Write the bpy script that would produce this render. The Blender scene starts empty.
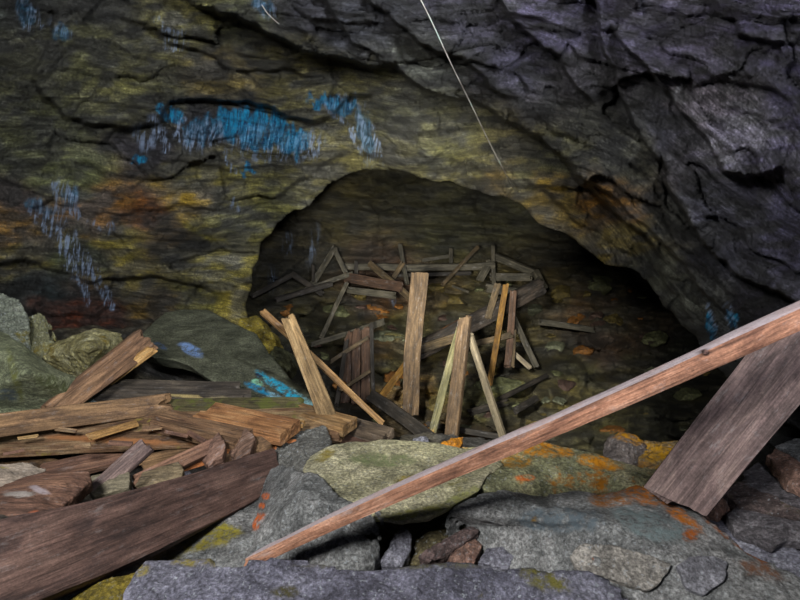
import bpy, math, random
import numpy as np
from mathutils import Vector, Matrix

# ------------------------------------------------------------------ camera, world, lights
SC = bpy.context.scene
F = 550.0
PITCH = math.radians(10)
CAM = np.array([0.0, 0.0, 1.25])
FW = np.array([0, math.cos(PITCH), -math.sin(PITCH)])
UP = np.array([0, math.sin(PITCH), math.cos(PITCH)])
RT = np.array([1.0, 0, 0])
cd = bpy.data.cameras.new('camera'); cam = bpy.data.objects.new('camera', cd)
SC.collection.objects.link(cam); SC.camera = cam
cd.sensor_width = 36; cd.lens = 36 * F / 800; cd.clip_start = 0.02
cam.location = CAM; cam.rotation_euler = (math.pi / 2 - PITCH, 0, 0)
SC.view_settings.view_transform = 'Standard'; SC.view_settings.look = 'None'
SC.view_settings.exposure = 0.0; SC.view_settings.gamma = 1
SC.view_settings.use_curve_mapping = False
w = bpy.data.worlds.new('world'); SC.world = w; w.use_nodes = True
w.node_tree.nodes['Background'].inputs[0].default_value = (0.55, 0.65, 1, 1)
w.node_tree.nodes['Background'].inputs[1].default_value = 0.05

def lamp(name, loc, target, energy, color, spread, radius=0.12, blend=0.6):
    l = bpy.data.lights.new(name, 'SPOT'); o = bpy.data.objects.new(name, l)
    SC.collection.objects.link(o); o.location = loc
    o.rotation_euler = (Vector(target) - Vector(loc)).to_track_quat('-Z', 'Y').to_euler()
    l.energy = energy; l.color = color; l.spot_size = math.radians(spread)
    l.spot_blend = blend; l.shadow_soft_size = radius
    return o
# unseen spots beside and behind the camera, standing in for hand lamps
lamp('stand_in_lamp', (-0.75, -0.15, 2.0), (0.1, 3.0, 0.4), 430, (1.0, 0.98, 0.95), 150, 0.22)
lamp('stand_in_lamp', (0.55, -0.3, 2.05), (-1.4, 4.2, 1.5), 760, (0.95, 0.98, 1.0), 66, 0.12, 1.0)  # added to brighten the left wall
lamp('stand_in_lamp', (-0.25, -0.12, 1.15), (0.30, 6.5, 0.95), 2000, (1.0, 0.97, 0.84), 31, 0.10, 0.7)  # added to light the chamber, cone narrowed to clear the rail
lamp('stand_in_lamp', (-0.6, -0.2, 1.95), (1.0, 4.9, -0.35), 1800, (1.0, 0.98, 0.86), 27, 0.12, 0.9)  # added to brighten the chamber floor beyond the rail
lamp('stand_in_lamp', (0.75, -0.35, 1.95), (1.3, 2.6, 1.9), 330, (0.92, 0.93, 1.0), 90, 0.12, 1.0)  # fill added for the roof at right

# ------------------------------------------------------------------ geometry helpers
def P(px, py, d):
    px = np.asarray(px, float); py = np.asarray(py, float); d = np.asarray(d, float)
    v = FW + ((px - 400) / F)[..., None] * RT + ((300 - py) / F)[..., None] * UP
    return CAM + d[..., None] * v
def DZ(py, z):                                  # distance at which a ray through row py is at height z
    return (CAM[2] - z) / (math.sin(PITCH) + (py - 300) / F * math.cos(PITCH))
def G(px, py, z):
    return P(px, py, DZ(py, z))
def pix(p):
    q = np.asarray(p, float) - CAM
    d = q @ FW
    d = np.where(np.abs(d) < 1e-3, 1e-3, d)
    return 400 + F * (q @ RT) / d, 300 - F * (q @ UP) / d, d

def _h(ix, iy, iz, s):
    h = (ix.astype(np.int64) * 374761393 + iy.astype(np.int64) * 668265263 + iz.astype(np.int64) * 2147483647 + s * 1274126177) & 0xffffffff
    h = ((h ^ (h >> 13)) * 1274126177) & 0xffffffff
    h = ((h ^ (h >> 15)) * 2246822519) & 0xffffffff
    return ((h ^ (h >> 16)) & 0xffff) / 32767.5 - 1
def vn(p, s=0):
    p = np.asarray(p, float)
    i = np.floor(p); f = p - i; f = f * f * f * (f * (f * 6 - 15) + 10)
    ix, iy, iz = i[:, 0].astype(np.int64), i[:, 1].astype(np.int64), i[:, 2].astype(np.int64)
    r = 0
    for a in (0, 1):
        wa = f[:, 0] if a else 1 - f[:, 0]
        for b in (0, 1):
            wb = f[:, 1] if b else 1 - f[:, 1]
            for c in (0, 1):
                wc = f[:, 2] if c else 1 - f[:, 2]
                r = r + wa * wb * wc * _h(ix + a, iy + b, iz + c, s)
    return r
def fbm(p, o=4, s=0, g=0.5):
    p = np.asarray(p, float); r = 0; a = 1; t = 0
    for k in range(o):
        r = r + a * vn(p * 2.0 ** k + 17.3 * k, s + k); t += a; a *= g
    return r / t
def ridged(p, o=4, s=0):
    p = np.asarray(p, float); r = 0; a = 1; t = 0
    for k in range(o):
        r = r + a * (1 - 2 * np.abs(vn(p * 2.0 ** k + 9.1 * k, s + k))); t += a; a *= 0.5
    return r / t
def st(x, y, z=None):
    return np.stack([x, y, np.zeros_like(x) if z is None else z], 1)
def sstep(a, b, x):
    t = np.clip((x - a) / (b - a), 0, 1); return t * t * (3 - 2 * t)

def facets(u, v, sd, tilt=1.0):
    # broken rock: every cell a plane of its own height and tilt
    iu = np.floor(u).astype(np.int64); iv = np.floor(v).astype(np.int64)
    best = np.full(len(u), 1e9); sec = np.full(len(u), 1e9); val = np.zeros(len(u))
    z = np.zeros_like(iu)
    for a in (-1, 0, 1):
        for b in (-1, 0, 1):
            cu, cv = iu + a, iv + b
            ox = cu + 0.5 + 0.45 * _h(cu, cv, z, sd); oy = cv + 0.5 + 0.45 * _h(cu, cv, z, sd + 1)
            du, dv = u - ox, v - oy; d = du * du + dv * dv
            h = _h(cu, cv, z, sd + 2) + tilt * (du * _h(cu, cv, z, sd + 3) + dv * _h(cu, cv, z, sd + 4)) * 1.6
            m = d < best
            sec = np.where(m, best, np.minimum(sec, d)); val = np.where(m, h, val); best = np.where(m, d, best)
    edge = np.sqrt(sec) - np.sqrt(best)
    return val, edge

def rbf(ctrl, x, y):
    c = np.array(ctrl, float); n = len(c); X = c[:, :2] / 100
    K = np.linalg.norm(X[:, None] - X[None], axis=2)
    A = np.zeros((n + 3, n + 3)); A[:n, :n] = K; A[:n, n] = 1; A[:n, n + 1:] = X
    A[n:, :n] = A[:n, n:].T
    v = c[:, 2:]
    W = np.linalg.solve(A, np.vstack([v, np.zeros((3, v.shape[1]))]))
    q = np.stack([x, y], 1) / 100
    r = np.zeros((len(q), v.shape[1]))
    for i in range(n):
        r += np.linalg.norm(q - X[i], axis=1)[:, None] * W[i]
    r += W[n] + q @ W[n + 1:]
    return r

def mesh_np(name, V, Fq, smooth=True):
    me = bpy.data.meshes.new(name)
    V = np.asarray(V, np.float32); Fq = np.asarray(Fq, np.int32)
    me.vertices.add(len(V)); me.vertices.foreach_set('co', V.ravel())
    k = Fq.shape[1]
    me.loops.add(Fq.size); me.loops.foreach_set('vertex_index', Fq.ravel())
    me.polygons.add(len(Fq)); me.polygons.foreach_set('loop_start', np.arange(0, Fq.size, k, dtype=np.int32))
    me.polygons.foreach_set('loop_total', np.full(len(Fq), k, np.int32))
    me.polygons.foreach_set('use_smooth', np.full(len(Fq), smooth, bool))
    me.update(calc_edges=True); me.validate()
    return me
def attr_col(me, name, c):
    a = me.attributes.new(name, 'FLOAT_COLOR', 'POINT')
    a.data.foreach_set('color', np.asarray(c, np.float32).ravel())
def attr_vec(me, name, c):
    a = me.attributes.new(name, 'FLOAT_VECTOR', 'POINT')
    a.data.foreach_set('vector', np.asarray(c, np.float32).ravel())
def link(name, me, mat, loc=None, parent=None):
    o = bpy.data.objects.new(name, me); SC.collection.objects.link(o)
    if mat: me.materials.append(mat)
    if loc is not None: o.location = loc
    if parent: o.parent = parent
    return o
def tag(o, label=None, cat=None, group=None, kind=None):
    if label: o['label'] = label
    if cat:
        o['category'] = cat
        if not kind: kind = 'thing'
    if group: o['group'] = group
    if kind: o['kind'] = kind
    return o

# ------------------------------------------------------------------ materials
class NT:
    def __init__(s, name):
        s.m = bpy.data.materials.new(name); s.m.use_nodes = True
        s.t = s.m.node_tree; s.b = s.t.nodes['Principled BSDF']
    def n(s, t, **k):
        nd = s.t.nodes.new(t)
        for a, v in k.items():
            if hasattr(nd, a) and not a.startswith('i_'): setattr(nd, a, v)
        return nd
    def l(s, a, b): s.t.links.new(a, b)
    def noise(s, vec, scale, detail=6, rough=0.6, dist=0.0):
        nd = s.n('ShaderNodeTexNoise'); s.l(vec, nd.inputs['Vector'])
        nd.inputs['Scale'].default_value = scale; nd.inputs['Detail'].default_value = detail
        nd.inputs['Roughness'].default_value = rough; nd.inputs['Distortion'].default_value = dist
        return nd.outputs['Fac']
    def map(s, vec, sc, loc=(0, 0, 0)):
        nd = s.n('ShaderNodeMapping'); s.l(vec, nd.inputs[0]); nd.inputs['Scale'].default_value = sc
        nd.inputs['Location'].default_value = loc
        return nd.outputs[0]
    def ramp(s, fac, pts):
        nd = s.n('ShaderNodeValToRGB'); s.l(fac, nd.inputs[0]); e = nd.color_ramp.elements
        while len(e) < len(pts): e.new(0.5)
        for q, (p, c) in zip(e, pts):
            q.position = p; q.color = (c, c, c, 1) if isinstance(c, (int, float)) else (*c, 1)
        return nd.outputs[0]
    def mix(s, fac, a, b, mode='MIX'):
        nd = s.n('ShaderNodeMix', data_type='RGBA', blend_type=mode)
        for v, i in ((fac, 0), (a, 6), (b, 7)):
            if isinstance(v, (int, float)): nd.inputs[i].default_value = v if i == 0 else (v, v, v, 1)
            elif isinstance(v, tuple): nd.inputs[i].default_value = (*v, 1)
            else: s.l(v, nd.inputs[i])
        return nd.outputs[2]
    def math(s, op, a, b=0.0, clamp=False):
        nd = s.n('ShaderNodeMath', operation=op); nd.use_clamp = clamp
        for v, i in ((a, 0), (b, 1)):
            if isinstance(v, (int, float)): nd.inputs[i].default_value = v
            else: s.l(v, nd.inputs[i])
        return nd.outputs[0]
    def bump(s, h, dist, strength=1.0, prev=None):
        nd = s.n('ShaderNodeBump'); s.l(h, nd.inputs['Height']); nd.inputs['Distance'].default_value = dist
        nd.inputs['Strength'].default_value = strength
        if prev: s.l(prev, nd.inputs['Normal'])
        return nd.outputs[0]
    def attr(s, name, out='Color'):
        nd = s.n('ShaderNodeAttribute', attribute_name=name); return nd.outputs[out]

def mat_shell(name='foliated_rock', bump=1.0, streak=1.0, pale=0.0):
    t = NT(name)
    col = t.attr('Col'); az = t.attr('Az'); fol = t.attr('fol', 'Vector')
    pos = t.n('ShaderNodeNewGeometry').outputs['Position']
    fs = t.noise(t.map(fol, (0.036, 0.46, 1)), 1.0, 11, 0.78, 0.2)          # fine foliation streaks
    fm = t.noise(t.map(fol, (0.012, 0.075, 1)), 1.0, 9, 0.68, 0.5)         # broad bands
    n3 = t.noise(pos, 9.0, 9, 0.65, 0.5)
    n4 = t.noise(pos, 85.0, 5, 0.75)
    v = t.ramp(fs, [(0.30, 0.25), (0.46, 0.75), (0.58, 1.3), (0.70, 2.5)])
    c = t.mix(0.95 * streak, col, v, 'MULTIPLY')
    c = t.mix(0.8, c, t.ramp(fm, [(0.36, 0.35), (0.5, 0.95), (0.64, 1.65)]), 'MULTIPLY')
    c = t.mix(0.55, c, t.ramp(n3, [(0.34, 0.35), (0.5, 1.0), (0.66, 1.6)]), 'MULTIPLY')
    c = t.mix(0.85, c, t.ramp(n4, [(0.38, 0.4), (0.52, 1.0), (0.66, 2.1)]), 'MULTIPLY')
    # thin calcite flecks, strengthened to paint in sparkle
    fl = t.ramp(t.noise(t.map(pos, (1, 1, 1)), 38, 6, 0.8), [(0.66, 0.0), (0.74, 1.0)])
    c = t.mix(t.math('MULTIPLY', fl, 0.5), c, (0.55, 0.6, 0.66))
    # blue copper salts: Az r = crust, g = pale drip
    sep = t.n('ShaderNodeSeparateColor'); t.l(az, sep.inputs[0])
    dr = t.noise(t.map(fol, (0.16, 0.022, 1)), 1.0, 7, 0.7, 1.4)
    dr2 = t.noise(t.map(fol, (0.30, 0.05, 1), (7, 3, 0)), 1.0, 5, 0.65, 0.8)
    fine = t.noise(pos, 120, 4, 0.7)
    a1 = t.math('MULTIPLY', sep.outputs[0], t.ramp(dr, [(0.34, 0.1), (0.46, 0.9), (0.6, 1.0)]), True)
    azc = t.mix(t.ramp(dr2, [(0.42, 0.0), (0.58, 1.0)]), (0.002, 0.03, 0.11), (0.0, 0.25, 0.50))
    azc = t.mix(t.ramp(fine, [(0.5, 0.0), (0.68, 0.8)]), azc, (0.04, 0.36, 0.50))
    c = t.mix(a1, c, azc)
    lines = t.math('MULTIPLY', t.math('SUBTRACT', sep.outputs[1], t.math('MULTIPLY', sep.outputs[0], .45), True), t.ramp(dr2, [(0.48, 0.0), (0.58, 0.85)]), True)
    c = t.mix(lines, c, (0.26, 0.34, 0.50))
    t.l(c, t.b.inputs['Base Color'])
    t.b.inputs['Roughness'].default_value = 0.55
    t.b.inputs['Specular IOR Level'].default_value = 0.4
    b = t.bump(fs, 0.035 * bump); b = t.bump(fm, 0.08 * bump, 1, b); b = t.bump(n3, 0.05 * bump, 1, b)
    b = t.bump(n4, 0.012, 1, b)
    t.l(b, t.b.inputs['Normal'])
    return t.m

_mats = {}
def mat_rock(c1, c2, c3, lichen=None, lth=0.62, spec=0.35, rough=0.62, scale=1.0, fol=(1, 1, 1), speck=0.5, key=None):
    k = (c1, c2, c3, lichen, lth, scale, fol, speck)
    if k in _mats: return _mats[k]
    t = NT('stone')
    oc = t.n('ShaderNodeTexCoord').outputs['Object']
    f = t.map(oc, fol)
    a = t.noise(f, 5 * scale, 9, 0.66, 0.8); b_ = t.noise(f, 16 * scale, 8, 0.7, 0.4); g = t.noise(oc, 95, 6, 0.75)
    c = t.ramp(a, [(0.32, c1), (0.5, c2), (0.68, c3)])
    c = t.mix(0.85, c, t.ramp(b_, [(0.30, 0.35), (0.5, 0.95), (0.7, 1.7)]), 'MULTIPLY')
    c = t.mix(0.9, c, t.ramp(g, [(0.36, 0.3), (0.5, 0.95), (0.66, 2.1)]), 'MULTIPLY')
    sp = t.ramp(t.noise(oc, 75, 4, 0.6, 0.3), [(0.60, 0.0), (0.66, 1.0)])
    c = t.mix(t.math('MULTIPLY', sp, speck), c, (0.42, 0.46, 0.50))
    if lichen:
        lm = t.math('MULTIPLY', t.ramp(t.noise(oc, 7, 8, 0.72), [(lth, 0.0), (lth + 0.07, 1.0)]),
                    t.ramp(t.noise(oc, 45, 5, 0.7), [(0.36, 0.25), (0.52, 1.0)]))
        c = t.mix(lm, c, t.mix(t.noise(oc, 30, 3), lichen, tuple(x * 0.5 for x in lichen)))
    spot = t.attr('Spot'); sa = t.attr('Spot', 'Alpha')
    m = t.math('MULTIPLY', sa, t.ramp(t.noise(oc, 30, 8, 0.82), [(0.43, 0.06), (0.55, 1.0)]), True)
    c = t.mix(m, c, spot)
    t.l(c, t.b.inputs['Base Color'])
    t.b.inputs['Roughness'].default_value = rough; t.b.inputs['Specular IOR Level'].default_value = spec
    n = t.bump(a, 0.03); n = t.bump(b_, 0.02, 1, n); n = t.bump(g, 0.008, 1, n)
    t.l(n, t.b.inputs['Normal'])
    _mats[k] = t.m
    return t.m

def mat_wood(c1, c2, c3, moss=None, mth=0.62, pale=0.3, rough=0.75, dust=None):
    k = ('w', c1, c2, c3, moss, mth, pale, dust)
    if k in _mats: return _mats[k]
    t = NT('weathered_wood')
    oc = t.n('ShaderNodeTexCoord').outputs['Object']
    oi = t.n('ShaderNodeObjectInfo').outputs['Random']
    off = t.n('ShaderNodeCombineXYZ'); t.l(t.math('MULTIPLY', oi, 37.0), off.inputs[0]); t.l(t.math('MULTIPLY', oi, 11.0), off.inputs[1])
    ad = t.n('ShaderNodeVectorMath', operation='ADD'); t.l(oc, ad.inputs[0]); t.l(off.outputs[0], ad.inputs[1]); oc = ad.outputs[0]
    g1 = t.noise(t.map(oc, (2.2, 60, 60)), 1, 8, 0.65, 0.6)
    g2 = t.noise(t.map(oc, (6, 190, 190)), 1, 5, 0.6, 0.2)
    bl = t.noise(t.map(oc, (5, 14, 14)), 1, 8, 0.68, 0.5)
    fi = t.noise(oc, 150, 4, 0.7)
    c = t.ramp(bl, [(0.33, c1), (0.5, c2), (0.66, c3)])
    c = t.mix(0.85, c, t.ramp(g1, [(0.30, 0.30), (0.5, 0.95), (0.7, 1.6)]), 'MULTIPLY')
    c = t.mix(0.6, c, t.ramp(g2, [(0.32, 0.45), (0.55, 1.1), (0.7, 1.5)]), 'MULTIPLY')
    c = t.mix(0.5, c, t.ramp(fi, [(0.35, 0.5), (0.6, 1.2), (0.75, 1.9)]), 'MULTIPLY')
    c = t.mix(t.math('MULTIPLY', t.ramp(t.noise(t.map(oc, (12, 34, 34)), 1, 7, 0.8, 0.0), [(0.56, 0.0), (0.70, 1.0)]), pale), c, (0.33, 0.32, 0.33))
    if moss:
        c = t.mix(t.ramp(t.noise(oc, 12, 7, 0.7), [(mth, 0.0), (mth + 0.08, 0.9)]), c, moss)
    if dust:                                    # grit settled on the upper face
        nx = t.n('ShaderNodeSeparateXYZ'); t.l(t.n('ShaderNodeTexCoord').outputs['Normal'], nx.inputs[0])
        up = t.ramp(nx.outputs[2], [(.75, 0.0), (.9, 1.0)])
        c = t.mix(t.math('MULTIPLY', up, t.ramp(t.noise(oc, 14, 6, .7), [(.3, .5), (.55, .95)])), c, t.mix(fi, tuple(q * .5 for q in dust), tuple(min(1, q * 1.4) for q in dust)))
    sa = t.attr('Spot', 'Alpha')
    c = t.mix(t.math('MULTIPLY', sa, t.ramp(fi, [(0.3, 0.4), (0.5, 1.0)]), True), c, t.attr('Spot'))
    t.l(c, t.b.inputs['Base Color'])
    t.b.inputs['Roughness'].default_value = rough; t.b.inputs['Specular IOR Level'].default_value = 0.3
    n = t.bump(g1, 0.006); n = t.bump(g2, 0.002, 1, n); n = t.bump(bl, 0.008, 1, n)
    t.l(n, t.b.inputs['Normal'])
    _mats[k] = t.m
    return t.m

# ------------------------------------------------------------------ the rock shell
def lin(r, g, b):
    f = lambda v: ((v / 255 + 0.055) / 1.055) ** 2.4 if v > 10 else v / 255 / 12.92
    return (f(r), f(g), f(b))

RIM = [(262, 470), (258, 440), (262, 410), (256, 380), (252, 350), (251, 325), (247, 305), (252, 285), (256, 262), (262, 243), (275, 226), (292, 213), (310, 205),
       (325, 190), (340, 177), (360, 171), (380, 168), (400, 172), (420, 178), (445, 182), (470, 189), (495, 196), (512, 201),
       (528, 211), (540, 222), (555, 231), (575, 240), (590, 253), (605, 264), (625, 268), (640, 273), (652, 290), (665, 306),
       (680, 322), (693, 336), (703, 350), (718, 368), (732, 386), (742, 410), (745, 440), (740, 470)]
PC = (450.0, 430.0)
# lines where one slab of rock overlaps the next: (points, step towards the viewer on the upper side, reach in px)
LEDGES = [
    ([(120, -60), (190, 0), (250, 24), (294, 46), (361, 66), (395, 66), (422, 88), (466, 101), (500, 116), (537, 137), (562, 154), (575, 176), (612, 210), (645, 238), (672, 268)], .26, 90),
    ([(300, -30), (318, 0), (341, 20), (351, 44), (395, 62)], .10, 40),
    ([(350, -30), (371, 3), (405, 30), (432, 50), (460, 57), (490, 84), (515, 104)], .12, 50),
    ([(490, -20), (511, 22), (530, 36), (560, 60), (575, 86), (600, 110)], .14, 60),
    ([(590, -20), (597, 22), (609, 67), (631, 124), (650, 150), (669, 173), (664, 190)], .16, 50),
    ([(610, 20), (627, 49), (657, 82), (687, 116), (717, 157), (725, 174), (755, 174), (800, 170)], .18, 60),
    ([(655, 175), (687, 217), (706, 247), (740, 277), (777, 290), (830, 330)], .22, 70),
    ([(564, 150), (579, 176), (616, 199), (639, 221), (669, 247), (695, 281), (725, 311), (745, 345)], .10, 40),
    ([(600, 190), (625, 222), (650, 262), (680, 300), (700, 330)], .06, 25),
    ([(60, 0), (54, 20), (44, 51), (32, 81), (47, 98), (71, 118), (128, 128), (155, 125), (172, 101), (205, 99), (243, 101), (270, 109), (320, 124), (332, 118), (350, 95), (385, 95)], .13, 60),
    ([(98, 13), (145, 24), (175, 44), (202, 54), (236, 72), (270, 67), (330, 78)], .08, 35),
    ([(140, 150), (170, 162), (230, 170), (290, 166), (360, 160)], .06, 30),
    ([(-60, 170), (20, 185), (60, 205), (120, 215), (180, 205), (240, 215)], .07, 35),
    ([(-40, 262), (30, 262), (90, 280), (150, 275), (215, 290), (245, 300)], .09, 45),
    ([(270, 200), (330, 160), (400, 150), (470, 165), (520, 185)], .05, 22),
    ([(510, 175), (545, 190), (575, 222), (610, 240), (640, 262)], .10, 30),
    ([(700, 0), (735, 20), (740, 35), (800, 45)], .08, 40),
    ([(680, 95), (720, 75), (770, 90), (800, 110)], .06, 30),
]
def ledge_field(x, y):
    r = np.zeros_like(x)
    q = np.stack([x, y], 1)
    # wobble so the lines break up naturally
    q = q + np.stack([fbm(st(x / 18, y / 18), 3, 5) * 5, fbm(st(x / 18, y / 18), 3, 9) * 5], 1)
    for pts, h, reach in LEDGES:
        pts = np.array(pts, float)
        best = np.full(len(x), 1e9); side = np.zeros(len(x)); al = np.zeros(len(x))
        L = 0; tot = np.sum(np.linalg.norm(np.diff(pts, axis=0), axis=1))
        for a, b in zip(pts[:-1], pts[1:]):
            ab = b - a; l = np.linalg.norm(ab)
            t = np.clip(((q - a) @ ab) / (l * l), 0, 1)
            dv = q - (a + t[:, None] * ab); dd = np.linalg.norm(dv, axis=1)
            s = -(ab[0] * dv[:, 1] - ab[1] * dv[:, 0]) / l
            m = dd < best
            best[m] = dd[m]; side[m] = s[m]; al[m] = (L + t * l)[m]
            L += l
        fade = sstep(0, 30, al) * sstep(0, 30, tot - al)
        sd = np.where(side > 0, best, -best)
        up = sstep(-2.2, 2.2, sd) * np.exp(-np.maximum(sd, 0) / reach)
        lo = (1 - sstep(-2.2, 2.2, sd)) * np.exp(np.minimum(sd, 0) / (reach * 0.5))
        r += fade * h * (-up * 0.55 + lo * 0.75)
    return r * (1.35 + 0.75 * sstep(460, 620, x))

SHELL_D = [(250, 300, 4.7), (262, 400, 4.5), (256, 240, 4.8), (300, 205, 4.8), (380, 165, 4.7), (470, 185, 4.4), (540, 220, 4.1), (640, 272, 3.5), (700, 345, 3.0), (740, 400, 2.75),
           (0, 330, 3.9), (120, 330, 4.3), (-100, 350, 3.3), (0, 200, 3.7), (120, 230, 4.1), (200, 150, 4.1), (100, 80, 3.6), (0, 0, 2.9), (200, 0, 3.0), (290, 110, 3.9),
           (400, 100, 3.5), (400, 0, 2.6), (520, 100, 3.0), (600, 180, 3.0), (600, 0, 2.1), (700, 100, 2.2), (800, 0, 1.6), (800, 150, 1.8), (800, 280, 2.1), (720, 280, 2.6),
           (800, 400, 2.3), (-300, 0, 2.2), (-300, 400, 2.4), (-250, -300, 2.0), (100, -300, 1.7), (400, -300, 1.4), (700, -300, 1.2), (1000, -200, 1.0), (1050, 100, 1.2), (1050, 400, 1.5), (1000, 700, 1.4), (-200, 700, 2.4), (850, 500, 2.2)]
def foliation(x, y):
    k = sstep(380, 680, x); k2 = k * sstep(190, 10, y)
    X = x - 600; Y = y - 150
    t1 = Y - 0.12 * X; t2 = 0.80 * Y - 0.60 * X; t3 = 0.97 * Y - 0.24 * X
    t = (1 - k) * t1 + k * ((1 - k2) * t2 + k2 * t3)
    s = (1 - k) * (X + 0.12 * Y) + k * (0.8 * X + 0.6 * Y)
    t = t + 24 * fbm(st(x / 150, y / 110), 2, 31) + 2.2 * fbm(st(x / 40, y / 25), 2, 33)
    return s, t
def shell_depth(x, y):
    d = rbf(SHELL_D, x, y)[:, 0]
    d = np.maximum(d, 0.7)
    s, t = foliation(x, y)
    sc = d / 4.0
    D = 0.30 * fbm(st(x / 110, y / 80), 4, 3)
    for per, amp, sd in ((34, .040, 1), (15, .012, 2), (7, .005, 3)):
        u = t / per + 0.45 * fbm(st(s / (per * 6), t / (per * 2)), 3, 40 + sd)
        k = np.floor(u); f = u - k
        am = 0.5 + 0.9 * vn(st(s / (per * 4.5), k * 3.7, k * 0 + sd), 50 + sd)
        D += amp * am * (0.5 - f ** 1.4) + amp * 0.5 * vn(st(s / (per * 6), k * 5.1, k * 0), 60 + sd) * (1 - f ** 8)
    wu = s / 78 + 0.35 * fbm(st(x / 40, y / 40), 3, 61); wv = t / 30 + 0.5 * fbm(st(x / 40, y / 40), 3, 63)
    v1, e1 = facets(wu, wv, 71); D += (0.055 + 0.04 * sstep(480, 640, x)) * v1 + 0.03 * (e1 < 0.05)
    v2, e2 = facets(wu * 2.7 + 9, wv * 2.4, 81); D += 0.020 * v2
    v3, e3 = facets(wu * 7 + 4, wv * 5.5, 91); D += 0.007 * v3
    D += 0.010 * fbm(st(x / 9, y / 5), 4, 77)
    return d + (D + ledge_field(x, y)) * np.clip(sc, 0.4, 1.1)

# stone tones (px, py, r, g, b as seen), shade of dark voids painted in
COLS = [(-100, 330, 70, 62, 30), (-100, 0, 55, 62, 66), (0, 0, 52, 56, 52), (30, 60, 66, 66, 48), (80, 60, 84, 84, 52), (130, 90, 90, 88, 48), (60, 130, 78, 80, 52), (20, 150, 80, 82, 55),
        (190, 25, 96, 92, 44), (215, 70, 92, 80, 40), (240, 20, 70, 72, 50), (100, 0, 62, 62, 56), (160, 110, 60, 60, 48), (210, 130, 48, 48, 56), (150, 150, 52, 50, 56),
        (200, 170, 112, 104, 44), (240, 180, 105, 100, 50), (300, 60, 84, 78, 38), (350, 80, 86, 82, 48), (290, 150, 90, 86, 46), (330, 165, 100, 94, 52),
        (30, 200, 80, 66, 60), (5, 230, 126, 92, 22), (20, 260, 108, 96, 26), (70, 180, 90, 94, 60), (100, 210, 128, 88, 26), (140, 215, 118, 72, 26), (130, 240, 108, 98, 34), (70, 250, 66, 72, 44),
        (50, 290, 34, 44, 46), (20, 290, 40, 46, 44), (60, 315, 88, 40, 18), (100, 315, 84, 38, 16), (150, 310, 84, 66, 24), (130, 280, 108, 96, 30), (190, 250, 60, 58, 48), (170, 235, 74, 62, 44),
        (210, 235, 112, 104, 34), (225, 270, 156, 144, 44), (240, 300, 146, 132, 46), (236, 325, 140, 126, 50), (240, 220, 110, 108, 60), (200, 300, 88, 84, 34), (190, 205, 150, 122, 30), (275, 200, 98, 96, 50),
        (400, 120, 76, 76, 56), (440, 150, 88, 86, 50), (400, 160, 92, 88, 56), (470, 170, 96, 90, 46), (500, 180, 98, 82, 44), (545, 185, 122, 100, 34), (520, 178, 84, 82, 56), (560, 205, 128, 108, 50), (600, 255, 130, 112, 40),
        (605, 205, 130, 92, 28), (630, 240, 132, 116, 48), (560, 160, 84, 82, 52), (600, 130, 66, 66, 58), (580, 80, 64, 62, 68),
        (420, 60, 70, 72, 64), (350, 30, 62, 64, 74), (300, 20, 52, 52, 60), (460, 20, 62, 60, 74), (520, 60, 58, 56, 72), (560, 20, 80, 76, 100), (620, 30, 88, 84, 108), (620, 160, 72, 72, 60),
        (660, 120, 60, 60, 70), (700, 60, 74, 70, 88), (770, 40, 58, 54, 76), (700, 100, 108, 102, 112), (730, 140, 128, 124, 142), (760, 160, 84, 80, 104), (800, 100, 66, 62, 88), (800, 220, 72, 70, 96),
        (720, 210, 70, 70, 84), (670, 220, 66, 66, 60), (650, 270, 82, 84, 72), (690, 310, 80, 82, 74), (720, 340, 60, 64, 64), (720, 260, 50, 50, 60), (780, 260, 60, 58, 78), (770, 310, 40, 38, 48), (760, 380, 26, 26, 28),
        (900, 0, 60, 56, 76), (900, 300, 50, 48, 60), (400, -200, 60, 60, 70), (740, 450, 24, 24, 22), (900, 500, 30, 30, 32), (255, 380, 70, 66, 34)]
def col_field(x, y, ctrl, k=3.0, gain=1.0, fine=1.0):
    q = np.stack([x, y], 1)
    q = q + np.stack([fbm(st(x / 28, y / 20), 4, 101) * 24, fbm(st(x / 28, y / 20), 4, 103) * 14], 1)
    q[:, 1] += 0
    W = np.zeros(len(x)); C = np.zeros((len(x), 3))
    for a in ctrl:
        dd = ((q[:, 0] - a[0]) * 0.85) ** 2 + ((q[:, 1] - a[1]) * 1.15) ** 2 + 30
        wt = dd ** (-k / 2 - 0.6)
        W += wt; C += wt[:, None] * np.array(lin(*a[2:]))
    C = C / W[:, None]
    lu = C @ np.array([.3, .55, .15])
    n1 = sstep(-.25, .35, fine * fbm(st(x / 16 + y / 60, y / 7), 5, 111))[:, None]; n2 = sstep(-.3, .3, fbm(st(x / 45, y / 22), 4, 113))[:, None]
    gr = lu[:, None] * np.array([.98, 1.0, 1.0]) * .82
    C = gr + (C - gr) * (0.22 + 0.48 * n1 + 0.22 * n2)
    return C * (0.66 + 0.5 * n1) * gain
def blob(x, y, cx, cy, rx, ry, ang=0, soft=0.5):
    c, s = math.cos(math.radians(ang)), math.sin(math.radians(ang))
    u = ((x - cx) * c + (y - cy) * s) / rx; v = (-(x - cx) * s + (y - cy) * c) / ry
    return 1 - sstep(1 - soft, 1 + soft * 0.4, np.sqrt(u * u + v * v))

def grid_faces(nr, nc):
    i = np.arange(nr * nc).reshape(nr, nc)
    return np.stack([i[:-1, :-1], i[:-1, 1:], i[1:, 1:], i[1:, :-1]], 2).reshape(-1, 4)

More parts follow.
